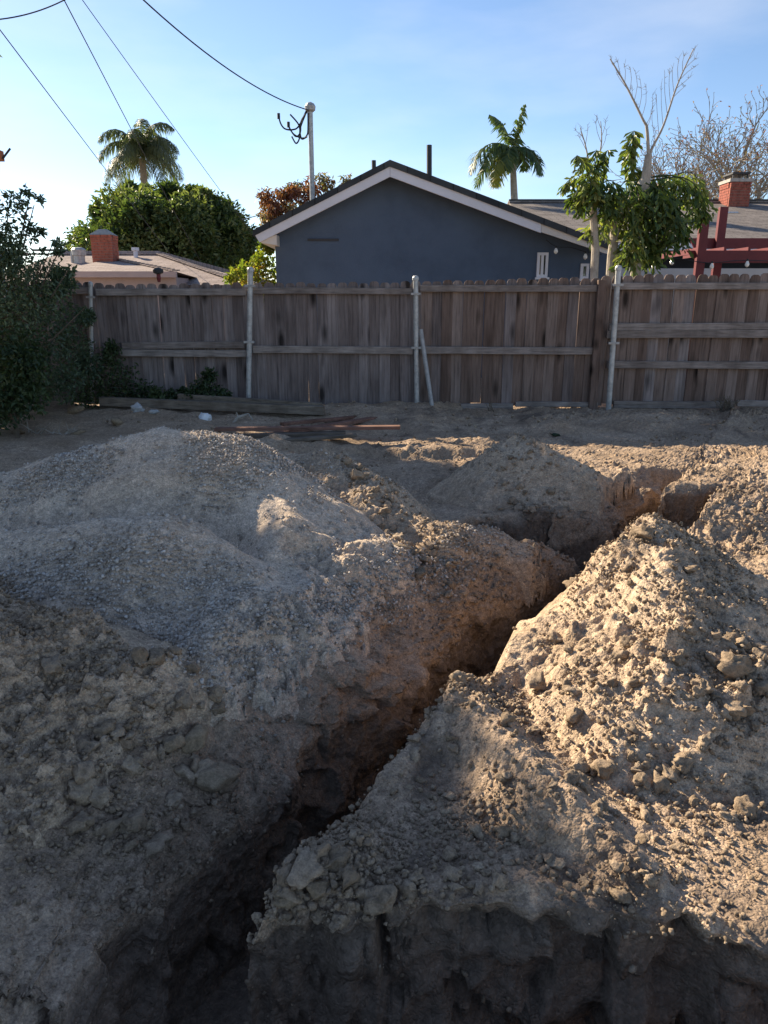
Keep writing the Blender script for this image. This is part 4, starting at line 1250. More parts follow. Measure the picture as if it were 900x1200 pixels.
p = at(93, 302, 23.5); MB().lathe((p.x, 23.5, p.z-.3), [(0.16, 0), (0.16, 0.35), (0.20, 0.36), (0.21, 0.52), (0.15, 0.58), (0.02, 0.6)], 14).build('roof_vent', M['galv'], lh)
p = at(84.5, 302, 23.5); MB().tube([(p.x, 23.5, p.z-.3), (p.x, 23.5, p.z+.18)], 0.045, 8).build('vent_pipe', M['galv'], lh)
p = at(159, 298, 24.5); MB().lathe((p.x, 24.5, p.z-.2), [(0.07, 0), (0.07, 0.3), (0.12, 0.31), (0.12, 0.4)], 10).build('vent_pipe', M['white_trim'], lh)
p = at(70, 293, 25.5); MB().box(p.x-.9, p.x+.25, 25.5, 25.6, p.z-.03, p.z+.03).build('antenna_bar', M['dark_pipe'], lh)

# ------------------------------------------------------------------ foliage
def leaf_mesh(name, c, axis, nrm, L, W, tint, fold=0.25, wedge=0.0):
    """many leaves: each is two folded triangles pairs around its mid-rib"""
    c = np.asarray(c, float); n = len(c)
    axis = axis/np.linalg.norm(axis, axis=1)[:, None]
    side = np.cross(axis, nrm); side /= (np.linalg.norm(side, axis=1)[:, None]+1e-9)
    up = np.cross(side, axis)
    L = np.broadcast_to(L, n)[:, None]; W = np.broadcast_to(W, n)[:, None]
    mid = 0.45 + 0.35*wedge
    b = c; t = c + axis*L - up*L*0.12
    l = c + axis*L*mid + side*W*0.5 + up*W*fold; r = c + axis*L*mid - side*W*0.5 + up*W*fold
    v = np.stack([b, l, t, r], 1).reshape(-1, 3)
    i = np.arange(n)[:, None]*4
    tris = np.concatenate([i + np.array([[0, 3, 2]]), i + np.array([[0, 2, 1]])], 0)
    me = np_mesh(name, v, tris=tris)
    set_attr(me, 'tint', np.repeat(tint, 4))
    return me

def crown(name, clumps, per, L, W, mat, parent, rng, shell=0.55, bias=0.5, droop=0.0, tint_fn=None):
    """leaf crown made of clumps (centre, radii): leaves crowd toward each clump's outside"""
    C, A, Nn, T = [], [], [], []
    for (cx, cy, cz, rx, ry, rz) in clumps:
        d = rng.normal(size=(per, 3)); d /= np.linalg.norm(d, axis=1)[:, None]
        r = (shell + (1.12-shell)*rng.uniform(0, 1, per)**0.7)
        p = np.array([cx, cy, cz]) + d*r[:, None]*np.array([rx, ry, rz])
        ax = d*bias + rng.normal(size=(per, 3))*0.6; ax[:, 2] -= droop
        C.append(p); A.append(ax); Nn.append(rng.normal(size=(per, 3)) + np.array([0, 0, 1.2]))
        T.append(np.clip(rng.uniform(0, 1)**1.5*0.75 + rng.normal(0.15, 0.2, per), 0, 1))
    C = np.vstack(C); A = np.vstack(A); Nn = np.vstack(Nn); T = np.concatenate(T)
    n = len(C)
    me = leaf_mesh(name, C, A, Nn, L*rng.uniform(0.6, 1.25, n), W*rng.uniform(0.7, 1.2, n), T)
    return link(name, me, parent, mat)

def ellipsoid_clumps(center, radii, n, r0, r1, rng, zmin=-1.0, inner=0.3):
    out = []
    while len(out) < n:
        d = rng.normal(size=3); d /= np.linalg.norm(d)
        if d[2] < zmin: continue
        k = 0.82 + 0.16*rng.uniform() if rng.uniform() > inner else rng.uniform(0.2, 0.75)
        p = np.array(center) + d*k*np.array(radii)
        r = rng.uniform(r0, r1)
        out.append((p[0], p[1], p[2], r, r, r*0.85))
    return out

fr_ = np.random.default_rng(21)
# big round ficus
fc = at(188, 274, 32.0)
ficus = empty('ficus_tree', (fc.x, 33.0, 0), 'big round dark green tree behind the pink roofed house', 'tree')
cl = ellipsoid_clumps((fc.x, 33.2, fc.z-0.7), (3.45, 3.0, 2.35), 95, 0.6, 1.05, fr_, -0.5, 0.15)
cl += ellipsoid_clumps((fc.x, 33.2, fc.z-0.6), (3.75, 3.2, 2.6), 30, 0.22, 0.42, fr_, -0.2, 0.0)
cl += ellipsoid_clumps((fc.x-2.0, 33.0, fc.z-1.0), (1.7, 1.5, 1.2), 22, 0.4, 0.65, fr_, -0.6)
crown('crown', cl, 420, 0.24, 0.11, M['leaf_ficus'], ficus, fr_, 0.5, 0.6)
MB().tube([(fc.x, 33.2, -0.2), (fc.x+.1, 33.2, 1.6), (fc.x, 33.2, 3.6)], [0.42, 0.34, 0.2], 10).build('trunk', M['bark'], ficus)
for a_ in range(7):
    an = a_*0.9
    MB().tube([(fc.x, 33.2, 2.0), (fc.x+1.1*math.cos(an), 33.2+1.1*math.sin(an), 3.4), (fc.x+2.3*math.cos(an), 33.2+2.2*math.sin(an), 4.6)], [0.18, 0.12, 0.04], 6).build('limb', M['bark'], ficus)

# palms
def frond_mesh(name, pts, n, ll, lw, droop, rng, tint=(0.2, 0.8), taper=True, spread=1.0, rach=0.02, planes=1, twist=0.0):
    """a feather frond: rachis along pts, leaflets to both sides"""
    P = np.array([p[:] for p in pts], float)
    seg = np.linalg.norm(np.diff(P, axis=0), axis=1); cum = np.concatenate([[0], np.cumsum(seg)])/seg.sum()
    t = np.linspace(0.10, 1.0, n)
    pos = np.stack([np.interp(t, cum, P[:, k]) for k in range(3)], 1)
    tan = np.gradient(pos, axis=0); tan /= np.linalg.norm(tan, axis=1)[:, None]
    up = np.array([0, 0, 1.0])
    V, F, TI = [], [], []
    for sgn in (-1, 1):
        for pl in range(planes):
            side = np.cross(tan, up); bad = np.linalg.norm(side, axis=1) < 0.2
            side[bad] = np.cross(tan[bad], np.array([0.4, 0.9, 0]))
            side /= np.linalg.norm(side, axis=1)[:, None]
            rot = twist*pl + rng.normal(0, 0.22, n)
            nrm = np.cross(side, tan)
            sd = side*np.cos(rot)[:, None]*sgn + nrm*np.sin(rot)[:, None]
            d0 = sd*spread + tan*0.55 + rng.normal(0, 0.08, (n, 3)); d0 /= np.linalg.norm(d0, axis=1)[:, None]
            prof = np.sin(np.pi*np.clip(t*0.88+0.1, 0, 1))**0.6 if taper else np.ones(n)
            l = ll*prof*rng.uniform(0.8, 1.1, n)
            p0 = pos; p1 = p0 + d0*(l*0.5)[:, None] + np.array([0, 0, -1.0])*(droop*l*0.18)[:, None]
            d1 = d0 + np.array([0, 0, -1.0])*droop*1.1; d1 /= np.linalg.norm(d1, axis=1)[:, None]
            p2 = p1 + d1*(l*0.5)[:, None]
            w = tan*(lw*0.5)
            b = sum(len(x) for x in V)
            V.append(np.stack([p0-w*0.6, p0+w*0.6, p1-w, p1+w, p2], 1).reshape(-1, 3))
            i = (b + np.arange(n)*5)[:, None]
            F.append(np.concatenate([i+np.array([[0, 1, 3]]), i+np.array([[0, 3, 2]]), i+np.array([[2, 3, 4]])], 0))
            TI.append(np.repeat(np.clip(rng.uniform(*tint, n), 0, 1), 5))
    # rachis as a thin three-sided rod
    b = sum(len(x) for x in V); m = len(P)
    rr = np.linspace(rach, rach*0.25, m)
    ring = []
    for k in range(3):
        an = 2*math.pi*k/3
        ring.append(P + np.stack([np.cos(an)*rr, np.zeros(m), np.sin(an)*rr], 1))
    V.append(np.stack(ring, 1).reshape(-1, 3)); TI.append(np.full(3*m, min(1, tint[1]+.15)))
    rf_ = []
    for i in range(m-1):
        for k in range(3):
            k2 = (k+1) % 3
            rf_ += [(b+i*3+k, b+i*3+k2, b+(i+1)*3+k2), (b+i*3+k, b+(i+1)*3+k2, b+(i+1)*3+k)]
    F.append(np.array(rf_))
    me = np_mesh(name, np.vstack(V), tris=np.vstack(F))
    set_attr(me, 'tint', np.concatenate(TI))
    return me

def arc(p0, dirv, length, droop, n=9):
    """a drooping curve from p0"""
    p = Vector(p0); d = Vector(dirv).normalized(); out = [p.copy()]
    st = length/(n-1)
    for i in range(n-1):
        d = (d + Vector((0, 0, -droop*(0.5+i/(n-1)))) * (1.0/(n-1))).normalized()
        p = p + d*st; out.append(p.copy())
    return out

QY = 40.0
qc = at(166, 178, QY)
queen = empty('feather_palm', (qc.x, QY, 0), 'grey green feather palm rising above the round tree on the left', 'palm tree')
MB().tube([(qc.x-.1, QY, -.2), (qc.x, QY, 4), (qc.x, QY, qc.z-.3)], [0.24, 0.19, 0.16], 10).build('trunk', M['bark'], queen)
for i in range(19):
    an = i*2.399; el = 1.35 - 1.4*((i % 10)/9.0)**1.3
    d = (math.cos(an)*math.cos(el), math.sin(an)*math.cos(el), math.sin(el)+0.25)
    me = frond_mesh('frond', arc((qc.x, QY, qc.z-.2), d, fr_.uniform(2.3, 2.8), 3.0), 60, 0.85, 0.04, 2.2, fr_, (0.1, 0.9), planes=2, twist=0.6, rach=0.03)
    link('frond', me, queen, M['leaf_queen'])

KY = 28.0
kc = at(599, 192, KY)
king = empty('king_palm', (kc.x, KY, 0), 'small palm with a yellowing spear leaf standing behind the blue roof', 'palm tree')
kt = at(603, 240, KY)
MB().tube([(kt.x+.02, KY, -.2), (kt.x, KY, kt.z), (kc.x+.05, KY, kc.z+.1)], [0.14, 0.13, 0.10], 10).build('trunk', M['bark_pale'], king)
MB().tube([(kc.x+.05, KY, kc.z), (kc.x+.03, KY, kc.z+.55)], [0.12, 0.07], 10).build('crown_shaft', M['leaf_palm'], king)
kb = Vector((kc.x+.03, KY, kc.z+.45))
for (dx, dy, dz, L, dr, nm, tl, cs) in ((-1, -.3, .75, 1.9, 3.0, 'leaf_palm', (.2, 1), 0.62), (-.8, .5, .1, 1.7, 2.3, 'leaf_palm', (.2, .9), .55), (.9, .2, .55, 1.45, 3.2, 'leaf_palm', (0, .5), .5), (.7, -.5, .2, 1.4, 2.6, 'leaf_palm', (0, .6), .5),
                                    (-.55, -.7, -.25, 1.6, 2.0, 'leaf_palm_yellow', (.0, .5), .5), (-.3, -.9, .3, 1.3, 2.8, 'leaf_palm', (.3, 1), .5), (.1, .9, .6, 1.5, 2.5, 'leaf_palm', (.1, .7), .5), (.22, -.1, 1.3, 1.25, .6, 'leaf_palm', (.5, 1), .5), (.35, .1, 1.2, .9, .7, 'leaf_palm_yellow', (.3, 1), .12), (-.35, .15, 1.2, 1.3, 1.4, 'leaf_palm', (.5, 1), .6), (-.9, -.5, .5, 1.6, 2.8, 'leaf_palm', (.3, 1), .5), (-.6, -.8, -.1, 1.5, 1.6, 'leaf_palm_yellow', (0, .4), .55), (.5, .8, .8, 1.4, 3.0, 'leaf_palm', (0, .6), .5)):
    me = frond_mesh('frond', arc(kb, (dx, dy, dz), L*1.12, dr), 50, cs*1.15, 0.065, 1.0, fr_, tl, rach=0.028)
    link('frond', me, king, M[nm])

# fishtail palms behind the fence
def fish_frond(parent, pts_px, Y, w, hang, rng, tint, name='frond', n=26, ll=0.34):
    """bipinnate frond: along the rachis short side branches carry wedge-shaped hanging leaflets"""
    P = curve_px(pts_px, Y, 4)
    A = np.array([p[:] for p in P]); seg = np.linalg.norm(np.diff(A, axis=0), axis=1); cum = np.concatenate([[0], np.cumsum(seg)])/seg.sum()
    C, AX, NN, LL, TT_ = [], [], [], [], []
    for i in range(n):
        t = 0.12 + 0.88*i/(n-1)
        p = np.array([np.interp(t, cum, A[:, k]) for k in range(3)])
        for sgn in (-1, 1):
            d = np.array([sgn*rng.uniform(0.2, 0.6), rng.uniform(-.7, .7), -rng.uniform(0.1, 0.6)])
            d /= np.linalg.norm(d)
            m = rng.integers(5, 8)
            wl_ = w*math.sin(math.pi*min(1, t*0.8+0.2))**0.5*rng.uniform(0.7, 1.1)
            for k in range(m):
                q = p + d*wl_*(k+0.6)/m + np.array([0, 0, -1])*hang*wl_*((k+0.5)/m)**2
                C.append(q); ax = d*0.9 + np.array([rng.normal(0, .45), rng.normal(0, .45), -0.30 - hang*0.22 + rng.normal(0, .3)]); AX.append(ax)
                NN.append(rng.normal(size=3)*0.7 + np.array([0, -0.7, 0.6])); LL.append(ll*rng.uniform(0.6, 1.1)); TT_.append(np.clip(rng.uniform(*tint), 0, 1))
    LL = np.array(LL)
    me = leaf_mesh(name, np.array(C), np.array(AX), np.array(NN), LL, LL*0.30, np.array(TT_), 0.15, 0.7)
    o = link(name, me, parent, M['leaf_fish'])
    r = MB().tube(P, [0.012*(1-0.7*i/len(P)) for i in range(len(P))], 5).build('rachis', M['leaf_palm'], o)
    return o
FPY = 12.2
fp = empty('fishtail_palm', (at(755, 330, FPY).x, FPY, 0), 'tall palm with two bare upright fronds over a drooping green mass', 'palm tree')
t0 = at(722, 330, FPY)
MB().tube([(at(716, 330, FPY).x, FPY, -.1), at(717, 300, FPY), at(722, 262, FPY), at(740, 235, FPY), at(754, 212, FPY)], [0.075, 0.07, 0.07, 0.06, 0.06], 10).build('trunk', M['bark_pale'], fp)
MB().tube([(at(748, 330, FPY).x, FPY+.15, -.1), at(750, 260, FPY+.15), at(756, 214, FPY), at(757.5, 205, FPY), at(760, 181, FPY)], [0.085, 0.08, 0.075, 0.07, 0.05], 10).build('stem', M['bark_pale'], fp)
def bare_frond(parent, main, twigs, Y, r0):
    P = curve_px(main, Y, 4)
    b = MB().tube(P, [r0*(1-0.75*i/len(P)) for i in range(len(P))], 6).build('bare_frond', M['bark_pale'], parent)
    m = MB()
    for i, tw in enumerate(twigs):
        q = curve_px(tw, Y + random.uniform(-.05, .05), 2)
        m.tube(q, [0.0042*(1-0.5*k/len(q)) for k in range(len(q))], 4, False)
        # dry fringe at the tip
        for k in range(5):
            c = q[-1].lerp(q[-2], random.random()*1.3); d = Vector((random.uniform(-.08, .08), random.uniform(-.05, .05), random.uniform(-.02, .12)))
            m.tube([c, c+d*.7], [0.003, 0.0015], 3, False)
    m.build('twig', M['bark_pale'], b)
bare_frond(fp, [(760, 181), (758, 150), (754, 141), (733, 99), (715, 69)],
           [[(757, 146), (764, 132), (765, 110)], [(752, 137), (757, 120), (757, 98)], [(748, 130), (752, 112), (750, 92)], [(743, 119), (747, 100), (744, 82)], [(738, 109), (740, 92), (738, 78)], [(732, 98), (733, 84), (731, 74)], [(727, 89), (725, 78), (724, 72)], [(755, 142), (748, 130), (746, 122)], [(735, 104), (726, 92), (722, 84)], [(758, 150), (762, 140), (763, 128)], [(722, 80), (717, 74), (716, 67)], [(729, 92), (722, 82), (719, 73)], [(746, 126), (741, 112), (741, 104)]], FPY, 0.027)
bare_frond(fp, [(761, 181), (766, 170), (778, 146), (794, 99), (813, 57)],
           [[(768, 165), (764, 140), (765, 118)], [(772, 157), (770, 130), (769, 110)], [(777, 147), (775, 122), (775, 98)], [(782, 134), (779, 108), (779, 84)], [(786, 122), (784, 100), (785, 80)], [(790, 110), (788, 92), (788, 79)], [(795, 97), (794, 80), (796, 67)], [(800, 86), (800, 72), (803, 62)], [(798, 92), (806, 84), (815, 78)], [(803, 80), (810, 73), (816, 68)], [(792, 104), (802, 96), (809, 90)], [(807, 70), (812, 64), (814, 56)], [(764, 174), (768, 158), (767, 150)], [(789, 114), (797, 106), (804, 100)]], FPY, 0.024)
for pts, w, hg, ti in (([(750, 218), (738, 228), (715, 240), (692, 268)], .34, .9, (.45, 1)), ([(752, 216), (742, 226), (728, 240), (716, 262)], .34, .9, (.4, 1)),
                       ([(756, 212), (766, 212), (772, 224), (775, 248)], .36, 1.2, (.3, .95)), ([(756, 210), (780, 205), (806, 215), (822, 252)], .34, 1.2, (.0, .55)),
                       ([(758, 208), (785, 206), (810, 202), (824, 222)], .28, 1.1, (.5, 1)), ([(756, 214), (775, 225), (792, 245), (800, 275)], .38, 1.1, (.0, .5)),
                       ([(752, 218), (757, 235), (765, 255), (775, 282)], .40, 1.1, (.0, .35)), ([(750, 222), (745, 245), (748, 268), (755, 290)], .40, 1.0, (.0, .5)),
                       ([(748, 255), (738, 275), (735, 290), (738, 302)], .26, 1.0, (.2, .9)), ([(750, 258), (757, 280), (760, 292), (762, 303)], .28, 1.0, (.1, .8)),
                       ([(752, 216), (742, 200), (738, 180), (743, 153)], .07, .3, (.2, .8)), ([(752, 218), (735, 212), (726, 222), (722, 244)], .34, 1.0, (.0, .4)),
                       ([(754, 214), (770, 218), (785, 230), (790, 255)], .36, 1.2, (.0, .3)), ([(754, 222), (770, 240), (780, 258), (782, 280)], .38, 1.0, (.0, .3)),
                       ([(760, 212), (800, 208), (820, 225), (826, 245)], .30, 1.2, (.2, .7))):
    fish_frond(fp, pts, FPY + fr_.uniform(-.35, .35), w, hg, fr_, ti, n=15, ll=0.19)
fq = empty('fishtail_palm', (at(697, 330, 12.0).x, 12.0, 0), 'slender palm with a small ragged crown left of the drooping one', 'palm tree')
MB().tube([(at(699, 330, 12.0).x, 12.0, -.1), at(698, 290, 12.0), at(695.5, 255, 12.0), at(694, 222, 12.0)], [0.062, 0.06, 0.055, 0.05], 10).build('trunk', M['bark_pale'], fq)
for pts, w, hg, ti in (([(694, 228), (685, 212), (675, 205), (664, 214)], .24, .8, (.2, .8)), ([(694, 228), (690, 205), (684, 188), (676, 182)], .22, .6, (.3, .9)),
                       ([(694, 226), (700, 205), (706, 185), (712, 176)], .24, .6, (.1, .7)), ([(694, 228), (706, 215), (718, 212), (726, 226)], .26, .9, (.0, .5)),
                       ([(694, 230), (700, 222), (710, 226), (714, 240)], .24, .9, (.0, .5)), ([(694, 226), (697, 205), (697, 190), (699, 176)], .22, .4, (.2, .8)), ([(694, 230), (684, 222), (676, 224), (672, 234)], .22, .9, (.1, .7))):
    fish_frond(fq, pts, 12.0 + fr_.uniform(-.25, .25), w, hg, fr_, ti, n=12, ll=0.16)
bare_frond(fq, [(690, 190), (686, 170), (680, 150)], [[(688, 178), (682, 166), (677, 158)], [(686, 170), (688, 158), (689, 146)], [(683, 160), (677, 155), (674, 152)], [(684, 164), (681, 156), (681, 148)]], 12.0, 0.014)
bare_frond(fq, [(702, 185), (705, 165), (704, 142)], [[(703, 178), (709, 165), (711, 152)], [(705, 168), (700, 155), (698, 142)], [(705, 160), (709, 148), (710, 140)], [(704, 150), (701, 142), (699, 136)]], 12.0, 0.014)

# red-leaved tree, yellow bush
rt = empty('red_leaf_tree', (at(345, 240, 28).x, 28, 0), 'tree with reddish autumn leaves peeking over the left roof slope', 'tree')
rc_ = at(345, 250, 28)
cl = ellipsoid_clumps((rc_.x, 28, rc_.z-0.3), (1.35, 1.2, 1.25), 34, 0.22, 0.42, fr_, -0.7, 0.3) + [(at(a, b, 28).x, 28+fr_.uniform(-.5, .5), at(a, b, 28).z, .25, .25, .25) for a, b in ((316, 236), (330, 226), (345, 220), (360, 215), (378, 211), (386, 219), (311, 250), (407, 212), (370, 224))]
crown('crown', cl, 120, 0.19, 0.07, M['leaf_red'], rt, fr_, 0.2, 0.3, 0.7)
MB().tube([(rc_.x, 28, -.1), (rc_.x, 28, 2.5), (rc_.x+.1, 28, rc_.z)], [0.16, 0.12, 0.05], 8).build('trunk', M['bark'], rt)
yb_ = empty('yellow_bush', (at(302, 320, 17).x, 17, 0), 'yellow green shrub between the steel post and the blue house corner', 'shrub')
cl = [(at(a, b, 17).x, 17+fr_.uniform(-.3, .3), at(a, b, 17).z, r, r, r) for a, b, r in ((311, 300, .22), (300, 312, .22), (316, 315, .26), (290, 322, .2), (308, 328, .3), (318, 290, .12), (312, 286, .1), (322, 330, .3), (284, 335, .25), (300, 345, .4))]
crown('crown', cl, 150, 0.10, 0.06, M['leaf_yellow'], yb_, fr_, 0.2, 0.3, 0.2)
MB().tube([(yb_.location.x, 17, -.1), (yb_.location.x, 17, 2.2)], [0.05, 0.02], 6).build('stem', M['bark'], yb_)
ob_ = empty('orange_bush', (at(278, 330, 14).x, 14, 0), 'small shrub with orange leaves peeking over the fence left of the tall post', 'shrub')
cl = [(at(a, b, 14).x, 14+fr_.uniform(-.2, .2), at(a, b, 14).z, r, r, r) for a, b, r in ((283, 312, .09), (276, 320, .12), (286, 322, .12), (270, 326, .1), (280, 333, .2))]
crown('crown', cl, 70, 0.09, 0.05, M['leaf_yellow'], ob_, fr_, 0.2, 0.3, 0.2)
MB().tube([(ob_.location.x, 14, -.1), (ob_.location.x, 14, 1.9)], [0.04, 0.015], 6).build('stem', M['bark'], ob_)

# leafless trees at the right
def bare_tree(loc, height, seed, label, spread=0.55, lean=0.0, levels=7):
    rg_ = random.Random(seed)
    root = empty('leafless_tree', loc, label, 'tree', 'leafless trees behind the grey roof')
    tr = MB(); br = MB(); fine = MB(); buds = []
    def grow(p, d, L, r, lev):
        q = p.copy(); pts = [q.copy()]; n = 3 if lev > 2 else 4
        for i in range(n):
            d = (d + Vector((rg_.gauss(0, .16), rg_.gauss(0, .16), rg_.gauss(0.03, .1)))).normalized()
            q = q + d*(L/n); pts.append(q.copy())
        rs = [r*(1-0.4*i/n) for i in range(n+1)]
        (tr if lev == 0 else br if lev < 4 else fine).tube(pts, rs, 7 if lev < 2 else 4 if lev < 4 else 3, False)
        if lev >= levels:
            buds.append(q)
            return
        k = 3 if lev < 5 else 2
        for j in range(k):
            ang = rg_.uniform(0.3, 0.95)*(spread/0.55)
            ax = d.cross(Vector((rg_.gauss(0, 1), rg_.gauss(0, 1), rg_.gauss(0, 1)))).normalized()
            nd = (Quaternion(ax, ang) @ d); nd.z += 0.08
            start = pts[-1] if j == 0 else pts[rg_.randint(max(1, n-2), n)]
            grow(start, nd.normalized(), L*rg_.uniform(0.62, 0.85), max(r*0.6, 0.014), lev+1)
    grow(Vector(loc), Vector((lean, 0, 1)), height*0.24, height*0.018, 0)
    tr.build('trunk', M['bark_dark'], root); br.build('limb', M['bark'], root)
    f = fine.build('twig', M['bark'], root)
    b = np.array([p[:] for p in buds])
    k = min(len(b), 3000)
    b = b[fr_.choice(len(b), k, replace=False)]
    me = leaf_mesh('bud', b, fr_.normal(size=(k, 3)), fr_.normal(size=(k, 3)), 0.13, 0.06, fr_.uniform(0, 1, k))
    link('bud', me, f, M['leaf_red'])['kind'] = 'stuff'
    return root
bare_tree((at(842, 240, 33).x, 33, 0.0), 10.4, 4, 'smaller leafless tree left of the right chimney', 0.5, -0.05)
bare_tree((at(872, 240, 36).x, 36, 0.0), 12.0, 17, 'leafless tree standing directly behind the right chimney', 0.55, 0.02)
bare_tree((at(905, 240, 34).x, 34, 0.0), 14.6, 9, 'taller leafless tree with pinkish buds at the right edge', 0.55, -0.03)

# shrub at the left in front of the fence, climbing weeds
sb = empty('tall_shrub', (at(15, 470, 9.0).x, 9.0, 0), 'tall dark shrub filling the left edge in front of the fence', 'shrub')
def px_clumps(lst, rng, dy=0.35):
    return [(at(a, b, Y).x, Y+rng.uniform(-dy, dy), at(a, b, Y).z, r, r, r) for a, b, Y, r in lst]
cl = px_clumps([(-30, 260, 9, .4), (-8, 300, 9, .4), (15, 330, 9, .38), (-30, 330, 9, .5), (30, 360, 9, .35), (55, 350, 9.3, .28), (5, 380, 8.9, .45), (-30, 400, 8.9, .5), (45, 390, 9.2, .35), (70, 375, 9.5, .26), (76, 410, 9.5, .24), (92, 372, 9.8, .10), (20, 420, 8.8, .4), (60, 430, 9.2, .35), (-20, 450, 8.7, .45), (84, 445, 9.5, .24), (20, 460, 8.7, .3), (104, 430, 9.8, .18), (10, 290, 9, .22), (30, 310, 9, .2), (40, 330, 9, .22), (62, 330, 9.2, .15), (-5, 475, 8.7, .25)], fr_)
crown('crown', cl, 560, 0.062, 0.028, M['leaf_bush'], sb, fr_, 0.25, 0.4)
cl = px_clumps([(12, 232, 9, .07), (18, 245, 9, .09), (30, 238, 9, .06), (36, 226, 9, .04), (40, 232, 9, .05), (10, 262, 9, .1), (26, 262, 9, .09), (30, 275, 9, .07), (38, 268, 9, .05), (50, 272, 9.1, .035), (62, 285, 9.1, .05), (72, 288, 9.1, .045), (74, 296, 9.1, .05), (52, 300, 9.1, .09), (66, 312, 9.2, .08), (80, 316, 9.3, .05), (20, 285, 9, .12), (8, 245, 9, .08)], fr_, 0.15)
crown('crown', cl, 36, 0.075, 0.036, M['leaf_bush'], sb, fr_, 0.1, 0.3)
m = MB()
base = Vector((at(10, 470, 9.0).x, 9.0, -.1))
for a, b in ((12, 232), (36, 226), (40, 240), (72, 288), (62, 285), (30, 262), (52, 300), (80, 316), (100, 360), (5, 300), (70, 400)):
    e = at(a, b, 9.05); mid = base.lerp(e, 0.55) + Vector((-.15, 0, .15))
    m.tube([base, mid, e], [0.025, 0.015, 0.005], 5, False)
m.build('branch', M['bark_dark'], sb)
pb = empty('low_shrub', (at(20, 510, 8.2).x, 8.2, 0), 'paler low shrub at the foot of the tall dark shrub', 'shrub')
cl = px_clumps([(-10, 400, 8.3, .3), (15, 415, 8.2, .26), (-5, 440, 8.2, .3), (30, 440, 8.3, .24), (5, 470, 8.1, .28), (35, 465, 8.3, .2), (-25, 480, 8.1, .3), (40, 420, 8.4, .16)], fr_)
crown('crown', cl, 380, 0.075, 0.036, M['leaf_weed'], pb, fr_, 0.2, 0.4)
MB().tube([(pb.location.x, 8.2, -.05), (pb.location.x, 8.2, .5)], [0.03, 0.01], 5).build('stem', M['bark_dark'], pb)
for lst, lb in (([(125, 425, 10.05, .22), (140, 440, 10.0, .25), (120, 455, 9.95, .25), (150, 460, 9.95, .2), (132, 408, 10.08, .1), (168, 462, 9.9, .16), (100, 462, 9.9, .2)], 'dark weedy growth climbing the fence beside the leftmost steel post'),
                ([(238, 455, 10.0, .14), (250, 462, 9.95, .14), (228, 464, 9.95, .12), (245, 440, 10.05, .08), (262, 464, 9.95, .1)], 'small dark weeds at the fence foot left of the tall steel post'),
                ([(186, 462, 9.95, .1), (200, 466, 9.9, .1), (212, 464, 9.95, .09)], 'lowest weeds between two taller clumps along the fence foot')):
    wp_ = at(lst[1][0], 470, 9.95)
    w_ = empty('fence_weeds', (wp_.x, 9.95, 0), lb, 'weeds', 'weeds along the fence foot')
    crown('foliage', px_clumps(lst, fr_, 0.08), 260, 0.06, 0.03, M['leaf_weed'], w_, fr_, 0.1, 0.3)
    MB().tube([(wp_.x, 9.95, 0), (wp_.x, 9.98, .4)], [0.012, 0.004], 4).build('stem', M['bark_dark'], w_)
# dry weeds right
for px, py, hgt, lb in ((852, 470, .18, 'dry brown weed tuft at the fence foot on the right'), (572, 500, .10, 'wiry dry stem in the dirt before the fence')):
    p = at(px, py, 9.9)
    m = MB()
    for i in range(46 if hgt > .15 else 7):
        a_ = random.uniform(0, 6.28); s_ = random.uniform(.02, .22 if hgt > .15 else .06)
        m.tube([(p.x+random.uniform(-.12, .12), 9.9+random.uniform(-.05, .05), .06), (p.x+s_*math.cos(a_), 9.9+s_*.5*math.sin(a_), .1+hgt*random.uniform(.3, 1)), (p.x+1.5*s_*math.cos(a_), 9.9+s_*.8*math.sin(a_), .1+hgt*random.uniform(.2, .9))], [.004, .003, .001], 3, False)
    tag(m.build('dry_weed', M['bark_dark']), lb, 'weed')

# ------------------------------------------------------------------ pole, wires
up_ = empty('utility_pole', (at(-6, 380, 9.6).x, 9.6, 0), 'dark utility pole with a pale conduit at the left edge', 'utility pole')
pr = at(-9, 330, 9.6)
MB().tube([(pr.x, 9.6, -.3), (pr.x, 9.6, 4.6), (pr.x, 9.6, 9.6)], [0.16, 0.15, 0.12], 14).build('pole', M['bark_dark'], up_)
MB().tube([(pr.x+.185, 9.52, -.2), (pr.x+.175, 9.52, 4.2)], 0.022, 8).build('conduit', M['white_plastic'], up_)
p = at(-2, 184, 9.5)
MB().box(p.x-.12, p.x+.07, 9.42, 9.5, p.z-.05, p.z+.06).build('bracket', M['orange'], up_)
MB().tube([at(3, 186, 9.45), at(12, 174, 9.45)], 0.012, 6).build('bracket_rod', M['dark_pipe'], up_)

def wire(p, q, sag, r, label, mat='black', name='overhead_wire', n=24):
    p, q = Vector(p), Vector(q)
    pts = [p.lerp(q, i/n) - Vector((0, 0, sag*4*(i/n)*(1-i/n))) for i in range(n+1)]
    o = MB().tube(pts, r, 5).build(name, M[mat])
    return tag(o, label, 'wire', 'overhead wires')
wire(at(-28, -2, 9), at(232, 340, 33), 0.02, 0.0065, 'thin wire slanting from the left edge past the left chimney')
wire(at(70, -10, 9), at(250, 335, 34), 0.02, 0.0065, 'thin wire slanting down behind the feather palm')
wire(at(88, -12, 9), at(306, 288, 16), 0.02, 0.0045, 'thin wire slanting down to the left eave of the blue house')
wire(at(-60, 22, 8.0), at(102, -16, 9.5), 0.12, 0.007, 'short thick cable curving across the top left corner')
wire(at(120, -46, 11), (mt.x-.02, MY-.05, mt.z-.03), 0.26, 0.011, 'thick service cable sagging to the mast on the blue roof')
wire(at(283, 257.5, 18), at(306, 251.5, 24), 0.0, 0.012, 'very short wire just left of the blue roof eave')

